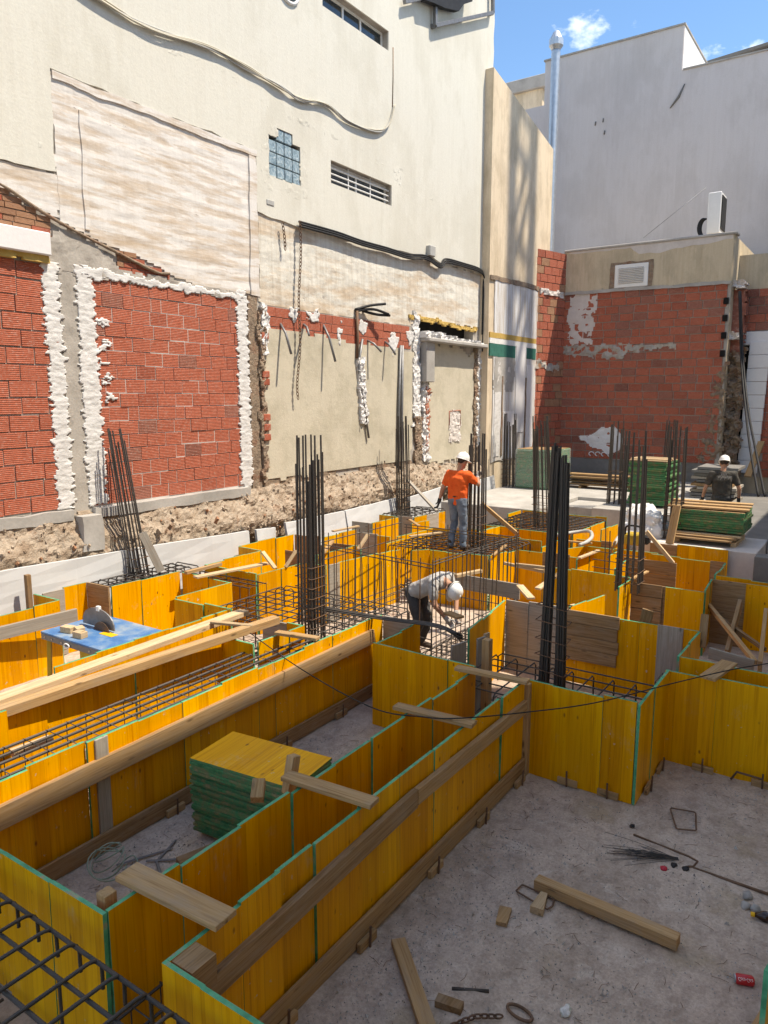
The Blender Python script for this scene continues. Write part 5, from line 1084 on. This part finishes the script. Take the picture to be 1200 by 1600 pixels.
def person(label, loc, face, J, clothes, helmet_tilt=(0, 0, 0), head_dir=None, extras=None):
    """J: joints in local metres, +y = facing, +x = right; face = world heading angle of +y."""
    T = thing('person', label, 'person', loc); M = Matrix.Translation(Vector(loc)) @ Matrix.Rotation(face-math.pi/2, 4, 'Z')
    j = {k: Vector(v) for k, v in J.items() if not k.endswith('curl')}
    hd = Vector(head_dir or (0, 1, 0)).normalized(); upv = (j['head']-j['neck']).normalized(); rgt = hd.cross(upv).normalized(); hd = upv.cross(rgt)
    HM = Matrix((rgt, hd, upv)).transposed(); hq = HM.to_quaternion(); h = j['head']
    A = lambda x, y, z: h+hq @ Vector((x, y, z))
    body = [('e', A(0, 0, .02), (.075, .095, .115), hq), (A(0, .025, -.04), A(0, .06, -.075), .055, .04), (A(0, .09, -.005), A(0, .112, -.025), .014, .017), ('e', A(.078, -.005, -.01), (.014, .025, .034), hq), ('e', A(-.078, -.005, -.01), (.014, .025, .034), hq),
            (j['neck']-upv*.06, A(0, -.01, -.06), .058, .056), (j['neck']-upv*.05, j['chest'], .06, .085), (j['chest'], j['hip'], .085, .09)]
    for s in 'lr':
        body += [(j[s+'sh'], j[s+'el'], .052, .042), (j[s+'el'], j[s+'wr'], .042, .030), (j['chest'], j[s+'sh'], .07, .05), (j[s+'hp'], j[s+'kn'], .075, .055), (j[s+'kn'], j[s+'an'], .055, .04)]
    b = soft('body', body, 'skin', T, .013, M=M)
    for sx in (-.032, .032):
        e = Multi(); bm = bmesh.new(); bmesh.ops.create_icosphere(bm, subdivisions=2, radius=.011); V = [M @ (A(sx, .088, .005)+v.co) for v in bm.verts]; bm.verts.index_update(); F = [tuple(v.index for v in f.verts) for f in bm.faces]; bm.free(); e.addm(V, F).build('eye', 'white_plastic', T)
    soft('mouth', [(A(-.02, .098, -.062), A(.02, .098, -.062), .006, .006)], 'tile_red', T, 0, M=M)
    soft('hair', [('e', A(0, -.012, .04), (.082, .098, .104), hq), (A(-.035, -.07, -.01), A(.035, -.07, -.01), .022, .022)], 'hair', T, .012, .004, M=M)
    # shirt
    chest, hip = j['chest'], j['hip']; ax = (j['rsh']-j['lsh']).normalized(); tu = (chest-hip).normalized()
    sh = [(chest-ax*.085+tu*.02, chest+ax*.085+tu*.02, .125, .125), (hip-ax*.06+tu*.05, hip+ax*.06+tu*.05, .125, .125), (chest-ax*.08, hip-ax*.065+tu*.04, .12, .122), (chest+ax*.08, hip+ax*.065+tu*.04, .12, .122), (j['neck']-tu*.05, chest+tu*.05, .085, .12), (chest, hip, .125, .125),
          (j['lsh']-ax*-.02, j['rsh']-ax*.02, .075, .075)]
    for s in 'lr': e = j[s+'sh'].lerp(j[s+'el'], .62); sh += [(j[s+'sh'], e, .078, .068)]
    soft('shirt', sh, clothes['shirt'], T, .014, .010, 3, 5, M=M)
    tr = [(hip-ax*.07, hip+ax*.07, .122, .122), (hip+tu*.04-ax*.05, hip+tu*.04+ax*.05, .118, .118)]
    for s in 'lr': tr += [(j[s+'hp'], j[s+'kn'], .098, .072), (j[s+'kn'], j[s+'an'], .072, .066)]
    soft('trousers', tr, clothes['trousers'], T, .015, .010, 9, 5, M=M)
    for s in 'lr':
        a = j[s+'an']; t = j[s+'toe']; soft('boot', [(a+Vector((0, 0, .06)), a+Vector((0, 0, -.02)), .055, .055), (a+Vector((0, 0, -.035)), t, .05, .042), (a+Vector((0, -.03, -.04)), a+Vector((0, 0, -.04)), .045, .05)], clothes.get('boots', 'leather'), T, .012, M=M)
        w = j[s+'wr']; d = (w-j[s+'el']).normalized()
        soft('glove', [(w-d*.05, w+d*.012, .036, .036)]+hand(M, w, J.get(s+'hd', d), 1 if s == 'r' else -1, J.get(s+'curl', .7), J.get(s+'th', (0, .3, 1))), clothes[s+'glove'], T, 0, M=M)
    soft('belt', [(hip+tu*.075+Vector((.125*math.cos(a), .118*math.sin(a), 0)), hip+tu*.075+Vector((.125*math.cos(a+.55), .118*math.sin(a+.55), 0)), .016, .016, 6) for a in [i*.5236 for i in range(12)]], 'leather', T, 0, M=M)
    # helmet
    rings = []; prof = [(.118, .0), (.116, .035), (.108, .075), (.088, .112), (.055, .135), (.02, .143)]
    V = []; F = []; n = 24
    for r, z in [(.106, .0)]+prof:
        for k in range(n):
            a = 2*math.pi*k/n; V.append((r*.92*math.cos(a), r*1.12*math.sin(a), z))
    m = len(prof)+1
    for i in range(m-1):
        for k in range(n): F.append((i*n+k, i*n+(k+1) % n, (i+1)*n+(k+1) % n, (i+1)*n+k))
    F.append(tuple((m-1)*n+k for k in range(n)))
    bmi = len(V)
    for z in (0.0, .009):
        for k in range(n):
            a = 2*math.pi*k/n; ex = .018+.055*max(0, math.sin(a))**2; V.append(((.118+ex*.5)*.92*math.cos(a), (.118+ex)*1.12*math.sin(a), z-.012*max(0, math.sin(a))))
    for k in range(n):
        k2 = (k+1) % n; F += [(bmi+k, bmi+k2, bmi+n+k2, bmi+n+k), (k, k2, bmi+k2, bmi+k), (n+k, bmi+n+k, bmi+n+k2, n+k2)]
    tq = hq @ Quaternion((1, 0, 0), helmet_tilt[0]) ; o3 = M
    hm = mesh('helmet', [(o3 @ (h+tq @ (Vector(v)+Vector((0, -.005, .045)))))-T.location for v in V], F, 'helmet', smooth=True); hel = add('helmet', hm, T, T.location)
    rg = soft('ridge', [(h+tq @ Vector((0, -.09, .135)), h+tq @ Vector((0, 0, .186)), .014, .016), (h+tq @ Vector((0, 0, .186)), h+tq @ Vector((0, .09, .140)), .016, .014)], 'helmet', T, 0, M=M)
    return T, M, j
# standing worker gripping the rebar, facing +X
person('person in orange T-shirt, jeans and white helmet gripping a rebar column', (11.86, 6.42, .97), R(-4),
       dict(head=(.03, .09, 1.62), neck=(.01, .04, 1.46), chest=(0, .01, 1.27), hip=(0, 0, .93), lsh=(-.19, .0, 1.40), rsh=(.19, .03, 1.40), lel=(-.28, -.08, 1.13), lwr=(-.35, -.09, .88), rel=(.30, .22, 1.22), rwr=(.16, .42, 1.34), rhd=(-.25, .8, .3), rcurl=1.1, rth=(-.3, 0, 1),
            lhp=(-.09, 0, .90), rhp=(.09, 0, .90), lkn=(-.11, .07, .48), rkn=(.10, .05, .48), lan=(-.12, -.04, .09), ran=(.11, .02, .09), ltoe=(-.14, .12, .045), rtoe=(.13, .18, .045)),
       dict(shirt='orange_shirt', trousers='jeans', lglove='glove_dark', rglove='glove_grey'), head_dir=(.25, 1, -.12))
# bent worker, feet low in the pit mat
gface = math.atan2(-.97, -.12)
person('person in grey T-shirt and white helmet bending over the low rebar mat', (8.80, 5.40, .13), gface,
       dict(head=(.03, .63, 1.04), neck=(.0, .50, 1.10), chest=(0, .36, 1.08), hip=(0, -.02, .88), lsh=(-.19, .42, 1.12), rsh=(.19, .42, 1.10), lel=(-.24, .52, .84), lwr=(-.10, .62, .62), rel=(.24, .50, .82), rwr=(.10, .62, .60), lcurl=1.2, rcurl=1.2,
            lhp=(-.10, -.02, .85), rhp=(.10, -.02, .85), lkn=(-.13, .10, .46), rkn=(.13, .14, .46), lan=(-.14, -.04, .09), ran=(.14, .0, .09), ltoe=(-.16, .12, .045), rtoe=(.16, .16, .045)),
       dict(shirt='grey_shirt', trousers='work_trousers', lglove='glove_grey', rglove='glove_grey'), head_dir=(0, .45, -.9))
# worker seen from behind at the back
dl = pz(1130, 735, 2.35); base = pd(1130, 735, 15.4)
T, M, j = person('person in dark printed T-shirt and white helmet seen from behind by the low stack', (base.x, base.y, .76), math.atan2(.4, 1),
       dict(head=(.02, .05, 1.62), neck=(.0, .0, 1.47), chest=(0, -.01, 1.27), hip=(0, 0, .93), lsh=(-.21, -.01, 1.41), rsh=(.21, -.01, 1.41), lel=(-.33, -.03, 1.12), lwr=(-.36, .08, .86), rel=(.33, -.03, 1.12), rwr=(.36, .08, .86),
            lhp=(-.10, 0, .90), rhp=(.10, 0, .90), lkn=(-.12, .04, .48), rkn=(.12, .06, .48), lan=(-.13, -.03, .09), ran=(.13, .0, .09), ltoe=(-.16, .12, .045), rtoe=(.16, .15, .045)),
       dict(shirt='dark_shirt', trousers='work_trousers', lglove='glove_dark', rglove='glove_dark'), head_dir=(.2, 1, -.15))
pr = Multi()
for k in range(11):
    x = -.12+.024*k; zz = 1.36+.02*math.sin(k*2.1); pr.tube([M @ Vector((x, -.148, zz-.014-.01*(k % 3))), M @ Vector((x+.012, -.150, zz+.012+.012*(k % 2))), M @ Vector((x+.022, -.148, zz-.006))], .005, 5)
for k in range(4): pr.tube([M @ Vector((-.06+.03*k, -.150, 1.40)), M @ Vector((-.05+.03*k, -.150, 1.44))], .006, 5)
pr.build('shirt_print', 'grey_shirt', T)

# ================================================================== THINGS ON THE PIT FLOOR
def flr(u, v, z=.0): return pz(u, v, z)
o = beam('square_timber', flr(838, 1378, .055), flr(1060, 1472, .055), .095, .085, 'timber'); tag(o, 'long square timber lying on the bare floor', 'timber')
o = beam('plank', flr(622, 1470, .03), flr(675, 1625, .03), .10, .045, 'timber'); tag(o, 'plank end lying on the floor against the foot board', 'plank')
def wedge(name, u0, v0, u1, v1, w0, w1, h, mat, label):
    a = flr(u0, v0, 0); b = flr(u1, v1, 0); x = (b-a).normalized(); y = Vector((-x.y, x.x, 0)); V = []
    for z in (.004, h):
        for p, w in ((a, w0), (b, w1)): V += [p-y*w/2+Vector((0, 0, z)), p+y*w/2+Vector((0, 0, z))]
    c = a; o = add(name, mesh(name, [v-c for v in V], [(0, 1, 3, 2), (4, 6, 7, 5), (0, 4, 5, 1), (2, 3, 7, 6), (0, 2, 6, 4), (1, 5, 7, 3)], mat), None, c); return tag(o, label, 'offcut')
wedge('wood_wedge', 850, 1405, 838, 1430, .05, .10, .06, 'pale_timber', 'pale wooden wedge lying on the steel loop by the square timber')
wedge('wood_offcut', 790, 1423, 783, 1448, .09, .08, .035, 'timber', 'flat brown wood offcut near the pale wedge')
wedge('wood_offcut', 682, 1568, 722, 1582, .07, .07, .05, 'old_board', 'short round-edged wood offcut beside the chain')
def loop(name, px, r, mat, label, cat, closed=True, z=.02):
    P = []; Q = [flr(u, v, z) for u, v in px]; n = len(Q)
    for i in range(n if closed else n-1):
        a, b = Q[i], Q[(i+1) % n]
        for k in range(6): P.append(a.lerp(b, .06+.88*k/5))
    o = tube(name, P, r, mat, None, 6, closed); return tag(o, label, cat)
loop('steel_loop', [(806, 1392), (816, 1382), (866, 1405), (863, 1416), (855, 1421)], .007, 'rust', 'flat steel stirrup lying under the pale wedge', 'steel loop')
loop('steel_loop', [(1047, 1262), (1087, 1269), (1088, 1298), (1057, 1295)], .007, 'rust', 'square rusty steel stirrup lying near the yellow formwork', 'steel loop')
o = tube('bent_bar', [flr(u, v, .02) for u, v in ((990, 1304), (1030, 1320), (1076, 1338), (1090, 1346), (1083, 1354), (1075, 1354))], .009, 'rust', None, 6); tag(o, 'thin bar with a bent hook end lying by the wire tuft', 'steel bar')
o = tube('long_bar', [flr(1083, 1356, .012), flr(1215, 1402, .012)], .011, 'rust', None, 6); tag(o, 'long straight rusty bar running to the pit edge', 'steel bar')
o = tube('short_bar', [flr(706, 1545, .012), flr(764, 1549, .012)], .012, 'steel', None, 6); tag(o, 'short straight piece of rebar lying alone on the floor', 'steel bar')
o = tube('hooked_bar', [Vector((7.60, .98, .02)), Vector((7.58, .93, .12)), Vector((7.55, .80, .13)), Vector((7.56, .70, .12))], .011, 'rust', None, 7); tag(o, 'bent bar hooked over a cleat at the far formwork', 'steel bar')
W_ = Multi(); c0 = flr(1060, 1342, .02)
for k in range(34):
    a = random.gauss(0, .22); L = random.uniform(.25, .62); dirv = (flr(930, 1328)-flr(1060, 1342)).normalized(); s = Vector((-dirv.y, dirv.x, 0))
    e = c0+dirv*L+s*(L*math.tan(a)*.8)+Vector((0, 0, random.uniform(-.01, .03))); m_ = c0.lerp(e, .5)+s*random.uniform(-.03, .03)+Vector((0, 0, .02*random.random()))
    W_.tube(spline([c0+s*random.uniform(-.02, .02), m_, e], 3), .0022, 4)
o = W_.build('wire_tuft', 'steel', None, loc=c0); tag(o, 'fanned tuft of thin black tie wire on the floor', 'wire')
o = blob('red_tag', flr(1037, 1357, .012), (.035, .03, .012), 'red_tag', 4, .3, sub=2); tag(o, 'small crumpled red scrap beside the wire tuft', 'litter')
for (u, v), r, lb in (((1053, 1352), .035, 'dark crumpled leaf scrap beside the red scrap'), ((1072, 1358), .04, 'dark crumpled scrap at the bent bar hook'), ((988, 1291), .03, 'dark scrap at the foot of the formwork corner')):
    o = blob('scrap', flr(u, v, .012), (r, r*.8, .015), 'black_rubber', u, .5, sub=2); tag(o, lb, 'litter', 'dark scraps')
for u, v, lb in ((1165, 1415, 'angular grey rubble piece beside the bottle'), (1180, 1420, 'smaller grey rubble piece touching the bottle'), (1168, 1400, 'dark rubble flake above the grey rubble')):
    o = blob('rubble', flr(u, v, .02), (.045, .035, .03), 'concrete', v, .5, sub=2); tag(o, lb, 'rubble')
# drink can on its side
cc = flr(1163, 1531, .034); T = thing('drink_can', 'red drink can lying on its side by the board at the pit edge', 'drink can', cc); ax = (flr(1180, 1534, .034)-flr(1146, 1528, .034)).normalized()
P0 = cc-ax*.058; V, F = tube_vf([P0-cc, P0+ax*.006-cc, P0+ax*.012-cc, P0+ax*.104-cc, P0+ax*.112-cc, P0+ax*.116-cc], [.024, .026, .033, .033, .027, .024], 20)
add('body', mesh('can', V, F, 'can_red', smooth=True), T, cc)
V, F = tube_vf([P0-ax*.003-cc, P0+ax*.004-cc], [.027, .027], 20); add('lid', mesh('lid', V, F, 'galvanised'), T, cc)
# the can's white script, wrapped round the body
tx = bpy.data.curves.new('script', 'FONT'); tx.body = 'Coca-Cola'; tx.size = .030; tx.shear = .35; to = bpy.data.objects.new('script', tx); COL.objects.link(to); bpy.context.view_layer.update()
sm_ = bpy.data.meshes.new_from_object(to.evaluated_get(bpy.context.evaluated_depsgraph_get())); bpy.data.objects.remove(to)
up_ = Vector((0, 0, 1)); sd_ = ax.cross(up_).normalized()
w_ = max(v.co.x for v in sm_.vertices)
for v in sm_.vertices:
    al = v.co.y/.0335+.45; rr = .0338; s_ = v.co.x/w_*.092-.046; tocam = (CAM-cc); tocam = (tocam-ax*tocam.dot(ax)).normalized(); bn = ax.cross(tocam)
    v.co = ax*s_+(tocam*math.cos(al-.75)+bn*math.sin(al-.75))*rr
sm_.materials.clear(); sm_.materials.append(MAT['white_tape']); add('lettering', sm_, T, cc)
# bottle
cc = flr(1192, 1432, .04); T = thing('bottle', 'dark cola bottle with yellow cap lying at the pit edge', 'bottle', cc); ax = (flr(1178, 1430, .04)-flr(1215, 1438, .04)).normalized()
V, F = tube_vf([ax*t for t in (-.16, -.155, -.12, -.02, .0, .03, .055)], [.02, .038, .040, .040, .038, .022, .014], 16); add('body', mesh('bottle', V, F, 'cola', smooth=True), T, cc)
V, F = tube_vf([ax*.055, ax*.08], .017, 12); add('cap', mesh('cap', V, F, 'cap_yellow'), T, cc)
V, F = tube_vf([ax*-.09, ax*-.03], .0408, 16); add('wrapper', mesh('wrapper', V, F, 'grey_plastic'), T, cc)
o = blob('crushed_packet', flr(884, 1580, .02), (.045, .03, .024), 'paper', 8, .35, sub=3); tag(o, 'small crushed paper packet on the floor beside the steel ring', 'packet')
# chain with ring
o = chain('chain', '', [flr(u, v, .02) for u, v in ((700, 1606), (722, 1596), (745, 1588), (770, 1588), (798, 1588))], .006, 'rust', size=.02); tag(o, 'heap of rusty chain on the floor ending in an oval ring', 'chain')
c2 = flr(812, 1582, .015); d2 = (flr(826, 1592)-flr(798, 1574)).normalized(); s2 = Vector((-d2.y, d2.x, 0))
o = tube('steel_ring', [c2+d2*.085*math.cos(a)+s2*.042*math.sin(a) for a in [i*math.pi/10 for i in range(20)]], .010, 'rust', None, 8, True); tag(o, 'heavy oval steel ring at the end of the rusty chain', 'ring')
# board and green panel at the lower right edge
o = beam('plank', (3.95, .40, .05), (5.05, .18, .07), .11, .05, 'timber'); tag(o, 'pale plank lying by the green panel edge at the pit side', 'plank')
o = add('shuttering_panel', panel_me(1.1, .9, 'yellow', 'green_paint'), None, (4.4, .16, 0), Quaternion((0, 0, 1), -.19)); tag(o, 'green-edged panel standing at the side of the open floor', 'panel')
# pit with the stack: strapping, loose rods, rubbish
cx = flr(175, 1362, .05); T = thing('strapping_coil', 'loose coil of pale green plastic strapping in the front pit', 'strapping', cx)
for k in range(5):
    P = [cx+Vector((.02*k-.04+.15*math.cos(a)*(1-.1*k), .13*math.sin(a)+.02*k, .09+.07*math.sin(a*1.0+k)+.01*k)) for a in [i*math.pi/10 for i in range(19)]]; tube('band', P, .006, 'band_green', T, 4)
tube('band', spline([cx, cx+Vector((.12, -.12, .12)), cx+Vector((.05, -.3, .02))], 6), .006, 'band_green', T, 4)
for (a, b), lb in ((((228, 1345), (283, 1342)), 'flat grey strip lying across the others in the front pit'), (((243, 1348), (275, 1312)), 'grey strip slanting away in the front pit'), (((245, 1347), (252, 1368)), 'short grey strip end in the front pit'), (((182, 1352), (270, 1325)), 'long thin grey strip beside the strapping coil')):
    o = beam('metal_strip', flr(*a, .015), flr(*b, .02), .022, .008, 'grey_steel'); tag(o, lb, 'strip', 'grey strips in the front pit')
o = box('yellow_offcut', (2.75, 3.75, 0), (2.95, 3.95, .03), 'yellow_flat'); tag(o, 'small yellow panel offcut inside the strapping coil', 'offcut')
# crumbs, splinters and gravel on the blinding
def crumbs():
    M_ = Multi(); rnd = random.Random(4)
    def free(x, y):
        return (2.3 < x < 7.5 and -.9 < y < 2.65 and not (x > 6.55 and y > 1.6)) or (2.3 < x < 6.55 and 3.4 < y < 5.05)
    n = 0
    while n < 15000:
        x, y = rnd.uniform(2.3, 7.5), rnd.uniform(-.9, 5.05)
        if not free(x, y): continue
        dens = .25+.9*max(0, fr(x*1.3, y*1.3, 7))+(.9 if (abs(y-2.45) < .35 and x < 5.5) else 0)+(.4 if y > 3 else 0)
        if rnd.random() > dens: continue
        n += 1; s = rnd.uniform(.003, .011)*(2.2 if rnd.random() < .04 else 1); z = .025*fr(x*1.1, y*1.1, 2)+.012*fr(x*4, y*4, 5)
        V = [Vector((rnd.uniform(-1, 1), rnd.uniform(-1, 1), -.4)).normalized()*s for _ in range(3)]+[Vector((rnd.uniform(-.4, .4), rnd.uniform(-.4, .4), .7))*s]
        V = [v+Vector((x, y, z+s*.35)) for v in V]; M_.addm(V, [(0, 1, 3), (1, 2, 3), (2, 0, 3), (0, 2, 1)])
    M_.build('gravel_crumbs', 'concrete', None, kind='stuff')
    M2 = Multi()
    for k in range(420):
        while True:
            x, y = rnd.uniform(2.4, 7.4), rnd.uniform(-.8, 5.0)
            if free(x, y): break
        a = rnd.uniform(0, 6.28); L = rnd.uniform(.02, .11); z = .012+.025*fr(x*1.1, y*1.1, 2)+.012*fr(x*4, y*4, 5); b_ = a+rnd.uniform(-.7, .7)
        p = Vector((x, y, z)); q = p+Vector((math.cos(a), math.sin(a), .04))*L*.5; r_ = q+Vector((math.cos(b_), math.sin(b_), -.02))*L*.5; M2.tube([p, q, r_], .0018, 4)
    M2.build('tie_wire_clippings', 'rust', None, kind='stuff')
crumbs()
